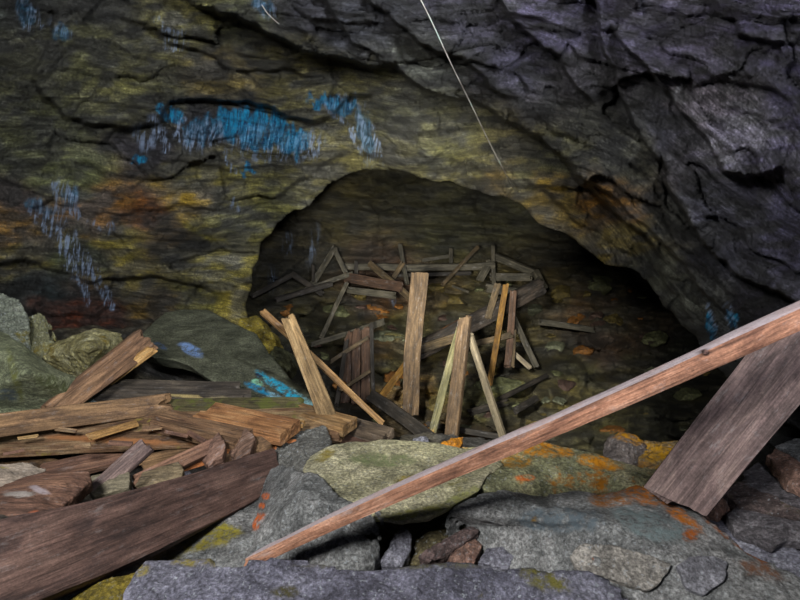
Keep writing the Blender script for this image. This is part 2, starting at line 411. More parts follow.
def side_of(pts, x, y):
    pts = np.array(pts, float); best = np.full(len(x), 1e9); side = np.zeros(len(x)); q = np.stack([x, y], 1)
    for a, b in zip(pts[:-1], pts[1:]):
        ab = b - a; l = np.linalg.norm(ab); t = np.clip(((q - a) @ ab) / (l * l), 0, 1)
        dv = q - (a + t[:, None] * ab); dd = np.linalg.norm(dv, axis=1)
        s = -(ab[0] * dv[:, 1] - ab[1] * dv[:, 0]) / l
        m = dd < best; best[m] = dd[m]; side[m] = s[m]
    return side

def build_shell():
    ra = np.array([math.degrees(math.atan2(PC[1] - y, x - PC[0])) % 360 for x, y in RIM])
    ra = np.where(ra > 250, ra - 360, ra)
    rr = np.array([math.hypot(x - PC[0], y - PC[1]) for x, y in RIM])
    o = np.argsort(ra); ra, rr = ra[o], rr[o]
    A = np.arange(-22, 206, 0.25)
    R = np.interp(A, ra, rr)
    R += 3.5 * fbm(st(A / 3.0, A * 0), 4, 8)
    tt = np.concatenate([np.arange(0, 400, 1.9), 400 + 2.2 * np.arange(1, 120) ** 1.12])
    qq = np.linspace(1, 0, 36)[:-1]
    rows_r = []; rows_extra = []
    for q in qq: rows_r.append(R + 4 + 120 * q); rows_extra.append(np.full(len(A), q))
    for t in tt: rows_r.append(R + t); rows_extra.append(np.zeros(len(A)))
    RRm = np.array(rows_r); EX = np.array(rows_extra); AA = np.radians(np.broadcast_to(A, RRm.shape))
    X = (PC[0] + RRm * np.cos(AA)).ravel(); Y = (PC[1] - RRm * np.sin(AA)).ravel(); ex = EX.ravel()
    # lip: look up depth at the rim for the inward rows
    T = (RRm - R).ravel()
    D = shell_depth(X, Y)
    lip = (ex == 0) * np.exp(-T / 7.0) * 0.12
    D = D + lip
    Rim = (np.broadcast_to(R, RRm.shape)).ravel()
    Xr = PC[0] + Rim * np.cos(AA.ravel()); Yr = PC[1] - Rim * np.sin(AA.ravel())
    m = ex > 0
    Dr = shell_depth(Xr[m], Yr[m])
    D[m] = Dr + 0.12 + 5.5 * ex[m] ** 1.15 + 0.10 * fbm(st(AA.ravel()[m] * 14, ex[m] * 14), 4, 90)
    V = P(X, Y, D)
    Fq = grid_faces(*RRm.shape)
    s, t = foliation(X, Y)
    fol = np.stack([s, t, D * 0], 1); fol[m, 1] += ex[m] * 200
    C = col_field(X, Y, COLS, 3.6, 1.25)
    az = np.zeros((len(X), 4)); az[:, 3] = 1
    jit = 0.35 * fbm(st(X / 9, Y / 16), 4, 120)
    YJ = Y - 11 * fbm(st(X / 4.5, Y / 70), 3, 125) + 3 * fbm(st(X / 9, Y / 9), 3, 126); XJ = X + 5 * fbm(st(X / 12, Y / 12), 3, 127)
    for b in [(258, 128, 36, 24, 8), (232, 118, 16, 12, 0), (292, 140, 22, 18, 10), (176, 118, 9, 12, 20), (335, 103, 30, 9, 8), (162, 112, 8, 8, 0), (205, 130, 28, 16, 0, .0), (365, 130, 8, 30, -12, 1), (70, 197, 10, 12, 0, 1), (40, 205, 16, 9, 20, 1),
              (25, 12, 8, 18, -20, 1), (62, 30, 12, 10, 0, 1), (262, 5, 12, 8, 30, 1), (733, 318, 5, 16, -20), (711, 325, 4, 16, 0), (248, 170, 10, 5, 0), (140, 160, 8, 5, 0)]:
        g = 0.45 if len(b) > 5 else 1.0
        az[:, 0] = np.maximum(az[:, 0], g * sstep(0.25, 0.6, blob(XJ, YJ, *b[:5], soft=0.7) + jit * 0.9))
    for b in [(66, 195, 14, 20, 0), (50, 212, 26, 12, 35), (72, 248, 12, 18, 0), (95, 275, 26, 5, 56), (80, 285, 20, 4, 66), (105, 292, 14, 4, 56), (262, 140, 40, 26, 8), (300, 145, 30, 20, 0), (365, 140, 10, 34, -12),
              (340, 105, 30, 14, 0), (200, 135, 34, 18, 0), (150, 135, 18, 22, 0), (238, 205, 10, 6, 0), (170, 30, 24, 8, 30), (60, 28, 18, 8, 10), (28, 15, 12, 24, -20), (265, 8, 16, 10, 30), (175, 42, 20, 7, 25), (730, 325, 4, 22, -20), (712, 325, 4, 18, 0), (95, 225, 10, 5, 0), (110, 228, 6, 8, 0)]:
        az[:, 1] = np.maximum(az[:, 1], 0.9 * sstep(0.2, 0.8, blob(XJ, YJ, *b, soft=0.8) + jit * 0.6))
    for pts, wd in (([(66, 238), (70, 252), (76, 272), (84, 290), (88, 302)], 3.2), ([(72, 240), (84, 252), (92, 272), (102, 290), (111, 306)], 3.2), ([(60, 240), (62, 256), (70, 270)], 2.2), ([(78, 244), (80, 262), (88, 280)], 2),
                    ([(36, 204), (46, 216), (54, 228), (60, 238)], 4), ([(54, 188), (66, 200), (74, 214)], 4), ([(30, 210), (40, 222), (50, 236)], 2), ([(70, 190), (76, 204), (78, 216)], 3),
                    ([(350, 108), (366, 124), (376, 142), (382, 162)], 3), ([(340, 118), (352, 128), (358, 146)], 2.4), ([(226, 150), (228, 162), (234, 172)], 2), ([(282, 150), (286, 164)], 2), ([(22, 0), (30, 14), (38, 28)], 3),
                    ([(156, 122), (164, 134), (166, 150)], 2.5), ([(182, 120), (178, 138)], 3), ([(706, 306), (712, 322), (716, 336)], 2), ([(726, 306), (734, 322), (740, 334)], 3)):
        dm = np.full(len(X), 1e9)
        qx = X + 3.5 * fbm(st(X / 7, Y / 9), 3, 131); qy = Y + 3 * fbm(st(X / 9, Y / 7), 3, 133)
        for (x0, y0), (x1, y1) in zip(pts[:-1], pts[1:]):
            l2 = (x1 - x0) ** 2 + (y1 - y0) ** 2; tt_ = np.clip(((qx - x0) * (x1 - x0) + (qy - y0) * (y1 - y0)) / l2, 0, 1)
            dm = np.minimum(dm, np.hypot(qx - x0 - tt_ * (x1 - x0), qy - y0 - tt_ * (y1 - y0)))
        az[:, 1] = np.maximum(az[:, 1], 1.7 * (1 - sstep(wd * .5, wd * 1.5, dm)))
    az[m] = (0, 0, 0, 1)
    mat = mat_shell()
    # cut into the left wall, the hanging roof and the right wall along the natural ledges
    fx = X[Fq].mean(1); fy = Y[Fq].mean(1)
    Bline = LEDGES[0][0]
    up = side_of([(-400, -560)] + Bline + [(690, 300), (800, 420), (1200, 900)], fx, fy) > 0
    right = up & (side_of([(560, -700), (590, -20), (597, 22), (609, 67), (631, 124), (650, 150), (669, 173), (664, 190), (687, 217), (640, 600)], fx, fy) > 0)
    for nm, msk in (('wall_left', ~up), ('ceiling', up & ~right), ('wall_right', up & right)):
        f = Fq[msk]; idx, inv = np.unique(f, return_inverse=True); f = inv.reshape(-1, 4)
        me = mesh_np(nm, V[idx], f)
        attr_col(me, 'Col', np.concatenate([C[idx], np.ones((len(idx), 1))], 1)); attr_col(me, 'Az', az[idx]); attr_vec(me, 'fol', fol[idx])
        tag(link(nm, me, mat), kind='structure')
build_shell()

# ------------------------------------------------------------------ the chamber beyond the arch
CH_D = [(400, 150, 9.0), (400, 200, 8.7), (300, 200, 7.4), (280, 240, 7.0), (255, 300, 6.4), (330, 245, 7.8), (330, 300, 6.9), (500, 240, 9.0), (600, 255, 8.6), (480, 280, 8.2), (550, 300, 7.6), (400, 290, 7.6),
        (300, 340, 5.9), (400, 340, 6.3), (500, 340, 6.6), (600, 330, 7.0), (700, 340, 6.8), (780, 340, 6.6), (300, 400, 4.7), (400, 400, 4.9), (500, 400, 5.1), (600, 400, 5.4), (700, 400, 5.3),
        (400, 440, 4.2), (500, 440, 4.3), (600, 440, 4.4), (740, 440, 4.3), (850, 440, 4.0), (200, 440, 4.0), (150, 300, 5.8), (200, 120, 7.2), (400, 40, 8.0), (650, 60, 8.0), (900, 200, 6.4), (500, 560, 3.4), (200, 560, 3.3), (850, 560, 3.2)]
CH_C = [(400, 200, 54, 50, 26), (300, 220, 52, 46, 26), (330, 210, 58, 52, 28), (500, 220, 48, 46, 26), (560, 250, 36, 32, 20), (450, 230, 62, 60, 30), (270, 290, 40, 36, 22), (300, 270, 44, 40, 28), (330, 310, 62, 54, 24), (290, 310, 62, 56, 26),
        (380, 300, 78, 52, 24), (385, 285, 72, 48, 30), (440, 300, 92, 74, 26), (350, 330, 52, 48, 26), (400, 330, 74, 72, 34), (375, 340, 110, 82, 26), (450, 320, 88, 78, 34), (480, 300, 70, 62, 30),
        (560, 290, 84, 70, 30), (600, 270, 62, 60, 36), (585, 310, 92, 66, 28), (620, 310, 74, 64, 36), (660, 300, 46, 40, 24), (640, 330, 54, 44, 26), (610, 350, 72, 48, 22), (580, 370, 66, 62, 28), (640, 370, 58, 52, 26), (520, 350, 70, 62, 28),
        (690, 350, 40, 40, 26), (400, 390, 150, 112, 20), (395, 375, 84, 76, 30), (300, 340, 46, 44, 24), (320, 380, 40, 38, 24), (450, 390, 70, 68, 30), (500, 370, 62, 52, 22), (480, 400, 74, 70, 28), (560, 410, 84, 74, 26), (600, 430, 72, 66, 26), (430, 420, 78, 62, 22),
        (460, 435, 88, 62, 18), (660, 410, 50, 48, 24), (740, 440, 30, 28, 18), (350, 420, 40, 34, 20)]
def ch_depth(x, y):
    d = rbf(CH_D, x, y)[:, 0]
    fl = sstep(250, 300, y + 0.0 * x)                    # rubble below, layered wall above
    D = 0.22 * fbm(st(x / 70, y / 40), 4, 210)
    t = y - 0.06 * (x - 400) + 8 * fbm(st(x / 60, y / 40), 3, 214)
    for per, amp, sd in ((17, .14, 1), (7, .05, 2)):
        u = t / per + 0.8 * fbm(st(x / 70, y / 50), 3, 220 + sd); k = np.floor(u); f = u - k
        am = 0.5 + 0.9 * vn(st(x / 38, k * 3.7, k * 0 + sd), 230 + sd)
        D += amp * am * (0.5 - f ** 1.4) * (1 - 0.35 * fl)
    # lumps of fallen rock
    for sc, amp, sd in ((38, .26, 1), (15, .05, 2)):
        D -= fl * amp * (ridged(st(x / sc, y / (sc * 0.7)), 2, 240 + sd))* (y < 600)
    wu = x / 52 + 0.35 * fbm(st(x / 40, y / 40), 3, 261); wv = y / 22 + 0.4 * fbm(st(x / 40, y / 40), 3, 263)
    v1, e1 = facets(wu, wv, 271); v2, e2 = facets(wu * 2.3, wv * 2.1, 281)
    D += (0.07 + 0.10 * fl) * v1 + (0.03 + 0.05 * fl) * v2
    return d + D + 0.02 * fbm(st(x / 5, y / 4), 3, 250)
def build_chamber():
    xs = np.arange(110, 960, 2.0); ys = np.arange(30, 566, 1.6)
    X, Y = np.meshgrid(xs, ys); sh = X.shape; X = X.ravel(); Y = Y.ravel()
    D = ch_depth(X, Y); V = P(X, Y, D); Fq = grid_faces(*sh)
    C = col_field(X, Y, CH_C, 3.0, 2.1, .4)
    fol = np.stack([X, Y - 0.05 * X + 14 * fbm(st(X / 60, Y / 50), 3, 260), X * 0], 1)
    az = np.zeros((len(X), 4)); az[:, 3] = 1
    for b in [(288, 245, 5, 16, 5), (313, 245, 5, 22, 12), (272, 280, 4, 14, 0), (394, 302, 4, 7, 0)]:
        az[:, 1] = np.maximum(az[:, 1], 0.7 * blob(X, Y, *b, soft=0.8))
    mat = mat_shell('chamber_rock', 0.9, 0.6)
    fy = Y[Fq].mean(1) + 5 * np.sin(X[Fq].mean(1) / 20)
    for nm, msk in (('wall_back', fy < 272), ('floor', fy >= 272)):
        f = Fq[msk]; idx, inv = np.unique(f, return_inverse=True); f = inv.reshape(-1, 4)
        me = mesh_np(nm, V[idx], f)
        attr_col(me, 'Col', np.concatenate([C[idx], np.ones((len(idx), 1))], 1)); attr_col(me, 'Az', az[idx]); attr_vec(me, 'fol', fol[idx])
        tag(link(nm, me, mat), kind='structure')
build_chamber()

# ------------------------------------------------------------------ the ledge we stand on
def edge_y(x):
    return 2.75 + 1.35 * (1 - sstep(-1.5, -0.5, x)) - 0.25 * sstep(0.6, 1.6, x)
def ledge_z(x, y):
    e = edge_y(x)
    z = 0.02 + 0.10 * fbm(st(x * 1.6, y * 1.6), 4, 300) + 0.05 * ridged(st(x * 5, y * 5), 3, 305)
    z += 0.30 * sstep(2.4, 4.2, y) * (1 - sstep(-1.9, -1.0, x)) + 0.10 * sstep(1.1, 2.0, x)
    z -= 1.1 * sstep(-0.1, 0.7, y - e)
    z -= 0.5 * sstep(0.95, 1.15, x) * sstep(1.95, 2.25, y)
    return z
def build_ledge():
    xs = np.arange(-4.0, 3.4, 0.018); ys = np.arange(-0.8, 4.9, 0.018)
    X, Y = np.meshgrid(xs, ys); sh = X.shape; X = X.ravel(); Y = Y.ravel()
    Z = ledge_z(X, Y)
    V = np.stack([X, Y, Z], 1)
    me = mesh_np('trim_1', V, grid_faces(*sh))
    n = fbm(V * 3, 4, 320)[:, None]
    C = np.array(lin(62, 60, 58)) * (1 + 0.5 * n) + np.clip(n - 0.1, 0, 1) * np.array(lin(96, 84, 40))
    attr_col(me, 'Col', np.concatenate([C, np.ones((len(C), 1))], 1)); az = np.zeros((len(C), 4)); az[:, 3] = 1; attr_col(me, 'Az', az)
    attr_vec(me, 'fol', np.stack([X * 120, Y * 120 + X * 20, Z * 0], 1))
    o = link('trim_1', me, mat_shell('ledge_rubble', 1.0)); o.name = 'floor'
    tag(o, kind='structure')
build_ledge()

# ------------------------------------------------------------------ stones
DG = bpy.context.evaluated_depsgraph_get
def apply_mods(o):
    dg = DG(); ev = o.evaluated_get(dg)
    me = bpy.data.meshes.new_from_object(ev, depsgraph=dg)
    old = o.data; o.modifiers.clear(); o.data = me; bpy.data.meshes.remove(old)
    return me
def rock(name, outline, label, mat, cat='rock', thick=0.12, centre=None, mode='z', ext=None, seed=1, amp=1.0, vox=None,
         spots=(), group=None, jag=0.5, lift=0.02, wood=False, grain=None, layer=1.0):
    rs = np.random.RandomState(seed)
    pts = []
    for p in outline:
        pts.append(G(p[0], p[1], p[2]) if mode == 'z' else P(p[0], p[1], p[2]))
    pts = np.array(pts, float)
    span = np.linalg.norm(pts.max(0) - pts.min(0))
    # break each edge
    ring = []
    n = len(pts)
    for i in range(n):
        a, b = pts[i], pts[(i + 1) % n]; k = max(1, int(np.linalg.norm(b - a) / (span * 0.07)))
        for j in range(k):
            q = a + (b - a) * j / k
            ring.append(q + rs.normal(0, 1, 3) * span * 0.010 * jag)
    ring = np.array(ring)
    c = ring.mean(0) if centre is None else (G(*centre) if mode == 'z' else P(*centre))
    if centre is None: c = c + np.array([0, 0, lift])
    e = np.array(ext if ext is not None else (0, 0.02, -thick), float)
    org = c + e * 0.5
    m = len(ring)
    bot = ring + e + (ring.mean(0) - ring) * 0.06
    V = np.vstack([ring, bot, [c], [ring.mean(0) + e]]) - org
    Fc = []
    for i in range(m):
        j = (i + 1) % m
        Fc += [(2 * m, i, j), (2 * m + 1, m + j, m + i), (i, m + i, j), (j, m + i, m + j)]
    me = bpy.data.meshes.new(name); me.from_pydata([tuple(v) for v in V], [], Fc); me.update()
    import bmesh
    bm = bmesh.new(); bm.from_mesh(me); bmesh.ops.recalc_face_normals(bm, faces=bm.faces); bm.to_mesh(me); bm.free()
    o = link(name, me, None, org)
    th = np.linalg.norm(e)
    v = vox or max(min(span / 85, th / 5), span / 150, 0.0035)
    r = o.modifiers.new('r', 'REMESH'); r.mode = 'VOXEL'; r.voxel_size = v
    s = o.modifiers.new('s', 'SMOOTH'); s.factor = 0.5; s.iterations = 2
    me = apply_mods(o)
    N = len(me.vertices); co = np.empty(N * 3, np.float32); me.vertices.foreach_get('co', co); co = co.reshape(-1, 3).astype(float)
    no = np.empty(N * 3, np.float32); me.vertex_normals.foreach_get('vector', no); no = no.reshape(-1, 3).astype(float)
    L = span; so = seed * 7.7
    if not wood:
        dsp = 0.022 * fbm(co / L * 3.2 + so, 4, seed) + 0.011 * ridged(co * np.array([1, 1, 2.2]) / L * 8 + so, 3, seed + 3)
        # flaky layers
        u = (co[:, 2] + 0.25 * co[:, 0] * rs.uniform(-1, 1)) / max(th * 0.22, 0.01) + 0.7 * fbm(co / L * 5, 2, seed + 5)
        dsp += 0.008 * layer * (0.5 - (u - np.floor(u)))
        q3 = co / L * 6.5 + 0.25 * np.stack([fbm(co / L * 6, 2, seed + 40)] * 3, 1)
        if layer > 0:
            f1, _e = facets(q3[:, 0] + q3[:, 2] * .6 + so, q3[:, 1] + q3[:, 2] * .8, seed + 50); dsp += 0.010 * f1
        dsp = dsp * L * amp
        dsp = np.clip(dsp, -th * 0.35, th * 0.35)
    else:
        g = np.array(grain if grain is not None else (1, 0, 0), float); g /= np.linalg.norm(g)
        al = co @ g; q = co - al[:, None] * g
        dsp = 0.0025 * fbm(q * 90 + (al * 4)[:, None], 3, seed) + 0.003 * fbm(co * 12, 3, seed + 1)
    co += no * dsp[:, None]
    me.vertices.foreach_set('co', co.astype(np.float32).ravel())
    me.polygons.foreach_set('use_smooth', np.ones(len(me.polygons), bool))
    paint(me, co + org, spots)
    me.materials.append(mat)
    if wood:
        g = Vector(g); q = g.to_track_quat('X', 'Z').to_matrix().to_4x4()
        me.transform(q.inverted()); o.matrix_world = Matrix.Translation(Vector(org)) @ q
    me.name = name
    me.update()
    return tag(o, label, cat, group)
def paint(me, world, spots):
    N = len(world); sp = np.zeros((N, 4))
    if len(spots):
        x, y, _ = pix(world); j = 0.4 * fbm(st(x / 6, y / 6), 3, 7)
        for (cx, cy, rx, ry, ang, c) in spots:
            a = sstep(0.2, 0.7, blob(x, y, cx, cy, rx, ry, ang, 0.8) + j * 0.8)
            a = a * (blob(x, y, cx, cy, rx * 1.6, ry * 1.6, ang, 0.3))
            k = a > sp[:, 3]
            sp[k, :3] = lin(*c); sp[k, 3] = a[k]
    attr_col(me, 'Spot', sp)

GREY = mat_rock(lin(74, 76, 78), lin(118, 120, 120), lin(150, 150, 150), lichen=lin(120, 108, 50), lth=0.66, speck=0.5)
GREYV = mat_rock(lin(80, 80, 92), lin(122, 122, 134), lin(156, 156, 166), lichen=lin(112, 104, 44), lth=0.64, speck=0.6)
PGREEN = mat_rock(lin(116, 114, 94), lin(162, 158, 128), lin(190, 184, 156), lichen=lin(130, 124, 40), lth=0.62, speck=0.35)
ORAN = mat_rock(lin(90, 92, 70), lin(130, 130, 98), lin(156, 150, 118), lichen=lin(190, 122, 20), lth=0.56, speck=0.4)
BLUISH = mat_rock(lin(76, 88, 92), lin(118, 132, 136), lin(146, 158, 158), lichen=lin(120, 120, 60), lth=0.68, speck=0.4)
GREEN = mat_rock(lin(84, 90, 70), lin(126, 132, 104), lin(154, 158, 130), lichen=lin(96, 96, 40), lth=0.66, fol=(1, 1, 2), speck=0.12)
SLATE = mat_rock(lin(48, 50, 40), lin(70, 72, 58), lin(94, 96, 80), lichen=None, fol=(0.6, 0.6, 2), speck=0.05, scale=0.7, spec=0.3)
OCHRE = mat_rock(lin(88, 80, 48), lin(130, 124, 84), lin(160, 156, 122), lichen=lin(140, 120, 36), lth=0.58, speck=0.4)
YELL = mat_rock(lin(74, 66, 24), lin(118, 104, 36), lin(146, 132, 52), lichen=lin(150, 120, 20), lth=0.58, speck=0.2)
REDR = mat_rock(lin(90, 68, 60), lin(128, 100, 88), lin(150, 122, 108), lichen=lin(150, 90, 40), lth=0.64, speck=0.3)
DARKR = mat_rock(lin(64, 60, 64), lin(100, 96, 100), lin(130, 126, 130), lichen=lin(96, 84, 50), lth=0.64, fol=(1, 2.5, 2.5), speck=0.3)
OR = (214, 104, 20); YL = (188, 160, 40); OY = (200, 132, 16)

# --- front of the ledge
rock('stone_block', [(134, 566, .30), (150, 557, .30), (210, 559, .30), (300, 562, .30), (400, 561, .30), (500, 566, .29), (590, 574, .28), (650, 600, .25), (700, 660, .2), (120, 690, .25), (126, 590, .30)],
     'long bluish grey stone block running along the bottom edge of the picture', mat_rock(lin(62, 62, 74), lin(94, 94, 108), lin(122, 122, 136), lichen=lin(100, 94, 50), lth=.64, speck=.5, scale=.7), 'rock', thick=.22, seed=3, amp=.45, vox=.009,
     spots=[(205, 562, 40, 6, 0, (126, 116, 60)), (140, 570, 12, 8, 0, (138, 126, 62)), (285, 592, 16, 8, 0, (70, 66, 34)), (545, 580, 30, 12, 20, (96, 92, 40)), (400, 566, 120, 4, 0, (86, 84, 70))])
rock('boulder', [(62, 606, .22), (92, 586, .24), (112, 576, .25), (140, 572, .25), (160, 590, .24), (190, 640, .2), (60, 680, .2)],
     'yellow-green lichened stone in the bottom left corner under the beam', YELL, thick=.2, seed=5, amp=.6)
rock('flat_stone', [(20, 606, .10), (100, 562, .11), (180, 528, .11), (235, 498, .12), (258, 488, .12), (264, 540, .12), (258, 575, .10), (140, 585, .10), (80, 640, .08)],
     'dark grey flat stone with yellow lichen patches beneath the big dark beam', GREY, thick=.16, seed=7, amp=.5,
     spots=[(205, 540, 34, 12, -12, (136, 126, 44)), (225, 532, 18, 10, 0, (160, 150, 50)), (160, 556, 26, 8, 0, (92, 86, 44))])
rock('boulder', [(262, 474, .14), (278, 462, .20), (305, 473, .285), (330, 485, .30), (352, 501, .30), (384, 515, .28), (382, 530, .22), (376, 546, .15), (376, 565, .13), (300, 572, .12), (240, 566, .10), (242, 535, .11), (256, 505, .12)],
     'grey boulder with small bright orange lichen spots, where the long rail foot rests', GREY, thick=.3, centre=(305, 500, .31), seed=9, amp=.7,
     spots=[(266, 496, 5, 4, 0, OR), (259, 518, 8, 6, -40, OR), (254, 526, 6, 5, 0, OR), (262, 506, 4, 4, 0, OR)])
rock('stone_slab', [(300, 468, .27), (312, 456, .27), (328, 446, .27), (350, 441, .27), (400, 441, .27), (440, 444, .27), (485, 450, .27), (505, 462, .28), (486, 474, .28), (480, 492, .28), (455, 506, .27), (432, 516, .27), (398, 521, .27), (372, 517, .27), (345, 503, .27), (322, 490, .27), (308, 480, .27)],
     'big pale green flat slab in the centre of the ledge', PGREEN, 'rock slab', thick=.045, centre=(400, 478, .272), seed=11, amp=.2, layer=.3, vox=.008,
     spots=[(410, 480, 20, 6, 0, (160, 140, 50)), (420, 512, 60, 5, -12, (176, 172, 96)), (460, 500, 30, 8, -30, (164, 166, 100)), (380, 460, 40, 8, 0, (128, 138, 96)), (325, 455, 14, 6, -30, (150, 136, 70))])
rock('stone_slab', [(430, 462, .22), (450, 450, .25), (500, 444, .27), (530, 441, .27), (560, 444, .27), (600, 452, .26), (630, 462, .24), (665, 472, .22), (650, 486, .22), (600, 492, .2), (560, 499, .2), (500, 494, .24), (484, 486, .27)],
     'green-grey slab spotted with orange lichen behind the long rail', ORAN, 'rock slab', thick=.14, seed=13, amp=.45, vox=.009,
     spots=[(545, 450, 34, 9, 4, OY), (600, 462, 26, 9, 12, OY), (515, 462, 20, 8, 0, (168, 120, 30)), (455, 448, 16, 4, -5, (200, 140, 20)), (525, 478, 12, 4, 0, OR)])
big_boulder = rock('boulder', [(444, 512, .24), (462, 500, .26), (484, 490, .27), (545, 496, .24), (600, 491, .22), (638, 480, .24), (668, 492, .24), (705, 520, .22), (750, 548, .2), (810, 580, .16), (850, 660, .1), (560, 680, .05), (535, 580, .1), (500, 565, .1), (478, 545, .12), (452, 525, .15)],
     'huge grey boulder with orange lichen ridge filling the lower right', GREY, thick=.3, centre=(610, 525, .28), seed=15, amp=.5, vox=.011,
     spots=[(640, 492, 30, 12, 20, (190, 112, 20)), (680, 515, 40, 7, 38, (178, 104, 22)), (610, 500, 26, 9, 0, (160, 100, 30)), (740, 545, 50, 4, 36, (150, 84, 30)), (690, 535, 10, 9, 0, (172, 92, 24)),
            (590, 560, 6, 5, 0, (160, 80, 30)), (760, 570, 30, 10, 20, (122, 84, 60)), (535, 520, 5, 5, 0, (170, 130, 20)), (650, 525, 50, 16, 20, (122, 138, 140)), (560, 520, 50, 16, 0, (92, 104, 112))])
def on(o, pts, lift=.02):
    from mathutils.bvhtree import BVHTree
    bv = BVHTree.FromObject(o, DG()); inv = o.matrix_world.inverted(); r = []
    for x, y in pts:
        dv = Vector(P(x, y, 1.0) - CAM)
        h = bv.ray_cast(inv @ Vector(CAM), dv.normalized())[0]
        d = pix(np.array(o.matrix_world @ h))[2] if h is not None else (r[-1][2] if r else 1.8)
        r.append((x, y, float(d) - lift))
    return r
bpy.context.view_layer.update()
rock('flat_stone', on(big_boulder, [(570, 556), (580, 545), (610, 544), (650, 555), (672, 565), (660, 584), (650, 590), (610, 578), (575, 568)]),
     'pale oblong flake of stone lying on the lower right boulder', mat_rock(lin(96, 94, 92), lin(136, 132, 126), lin(160, 156, 150), speck=.6), 'rock', thick=.035, seed=17, amp=.5, mode='d', lift=.004)
rock('flat_stone', on(big_boulder, [(677, 566), (690, 556), (712, 555), (729, 562), (725, 580), (705, 594), (688, 588)]),
     'round bluish grey flake of stone right of the oblong flake', mat_rock(lin(96, 96, 104), lin(132, 132, 140), lin(156, 156, 164), speck=.5), thick=.03, seed=18, amp=.3, mode='d', lift=.004)
rock('stone', [(704, 510, .14), (712, 497, .15), (722, 491, .15), (732, 500, .15), (735, 512, .14), (718, 518, .14)],
     'small reddish stone against the foot of the wide leaning plank', REDR, thick=.07, seed=19, centre=(718, 500, .19))
# --- right hand slabs
for k, (ol, lab, mt) in enumerate([
    ([(768, 455, .30), (776, 448, .31), (830, 478, .31), (830, 500, .3), (790, 482, .3)], 'reddish slab, highest of the slabs at the right edge', REDR),
    ([(745, 470, .22), (768, 458, .24), (800, 480, .25), (830, 500, .25), (830, 515, .25), (780, 500, .24), (742, 484, .22)], 'dark slab just below the reddish slab at right edge', DARKR),
    ([(722, 492, .2), (742, 480, .22), (800, 502, .23), (830, 512, .23), (830, 525, .22), (790, 516, .22), (740, 506, .2)], 'reddish brown slab second from the bottom at the right edge', mat_rock(lin(66, 54, 54), lin(92, 80, 78), lin(112, 100, 96), lichen=lin(110, 100, 70), lth=.6, fol=(1, 3, 3))),
    ([(726, 512, .18), (748, 503, .19), (800, 516, .2), (840, 524, .2), (840, 545, .19), (786, 540, .18), (776, 546, .18), (735, 530, .16)], 'long dark layered slab right of the small reddish stone', DARKR),
    ([(700, 518, .12), (735, 520, .13), (780, 546, .14), (850, 560, .14), (850, 610, .1), (790, 585, .1), (740, 560, .1)], 'grey layered rock below the right-hand slabs', GREYV),
    ([(776, 446, .28), (795, 438, .3), (830, 440, .3), (830, 465, .3), (800, 458, .3)], 'small grey stone at the very top of the right-hand pile', GREY)]):
    rock('layered_slab', ol, lab, mt, 'rock slab', thick=.045, seed=30 + k, amp=.35, layer=.6)
# --- lumps behind
rock('stone', [(604, 448, .2), (608, 437, .24), (620, 432, .26), (636, 435, .26), (648, 446, .24), (655, 458, .2), (630, 464, .2), (606, 456, .2)],
     'round grey stone with orange lichen cap behind the lichened slab', mat_rock(lin(80, 74, 74), lin(110, 102, 98), lin(128, 118, 110), lichen=OY and lin(200, 132, 16), lth=.6), thick=.12, seed=41,
     spots=[(632, 438, 22, 7, 15, (206, 146, 16))], centre=(622, 446, .27))
rock('stone', [(636, 450, .22), (645, 440, .26), (665, 441, .27), (690, 440, .27), (700, 450, .26), (690, 475, .2), (650, 478, .2)],
     'yellow lichened stone beside the foot of the wide leaning plank', mat_rock(lin(92, 80, 62), lin(124, 108, 80), lin(140, 126, 100), lichen=lin(190, 140, 20), lth=.5), thick=.15, seed=43,
     spots=[(655, 452, 22, 12, 0, (196, 146, 20)), (640, 466, 14, 7, 0, (170, 120, 40))])
rock('stone', [(436, 452, .2), (440, 444, .22), (452, 438, .22), (463, 437, .2), (460, 450, .19)], 'small orange stone just behind the pale green slab', mat_rock(lin(120, 76, 14), lin(170, 110, 18), lin(190, 130, 30), speck=.1), thick=.06, seed=45)
# --- gap stones
for k, (ol, lab, mt, th) in enumerate([
    ([(380, 562, .06), (392, 540, .1), (402, 524, .12), (412, 534, .11), (410, 552, .08), (402, 566, .06)], 'small leaf-shaped bluish grey stone in the gap below the pale slab', GREYV, .08),
    ([(405, 562, .03), (412, 540, .06), (440, 528, .08), (462, 532, .08), (450, 550, .04), (420, 566, .03)], 'mossy brown stone deep in the gap', mat_rock(lin(62, 56, 42), lin(96, 88, 62), lin(112, 106, 76), lichen=lin(120, 110, 30), lth=.6), .1),
    ([(418, 556, .10), (440, 541, .12), (470, 526, .14), (480, 530, .14), (462, 546, .11), (430, 562, .09)], 'long purplish stone lying across the gap', mat_rock(lin(70, 56, 56), lin(100, 84, 82), lin(120, 102, 96), speck=.3, fol=(1, 3, 3)), .05),
    ([(446, 562, .08), (458, 545, .1), (472, 536, .11), (482, 545, .1), (474, 564, .07)], 'rusty red stone at the bottom of the gap', REDR, .07),
    ([(440, 526, .09), (450, 514, .12), (470, 512, .13), (482, 520, .12), (470, 530, .09)], 'dark stone with a red fleck tucked under the pale slab', mat_rock(lin(66, 70, 52), lin(96, 98, 74), lin(110, 112, 84), lichen=lin(150, 60, 40), lth=.66), .07),
    ([(478, 562, .08), (486, 548, .1), (502, 546, .11), (514, 556, .1), (508, 570, .07)], 'small purple-grey stone at the right end of the gap', GREYV, .06)]):
    ol = [(a, b, c + .035) for a, b, c in ol]
    rock('stone', ol, lab, mt, thick=th, seed=50 + k, amp=.9)
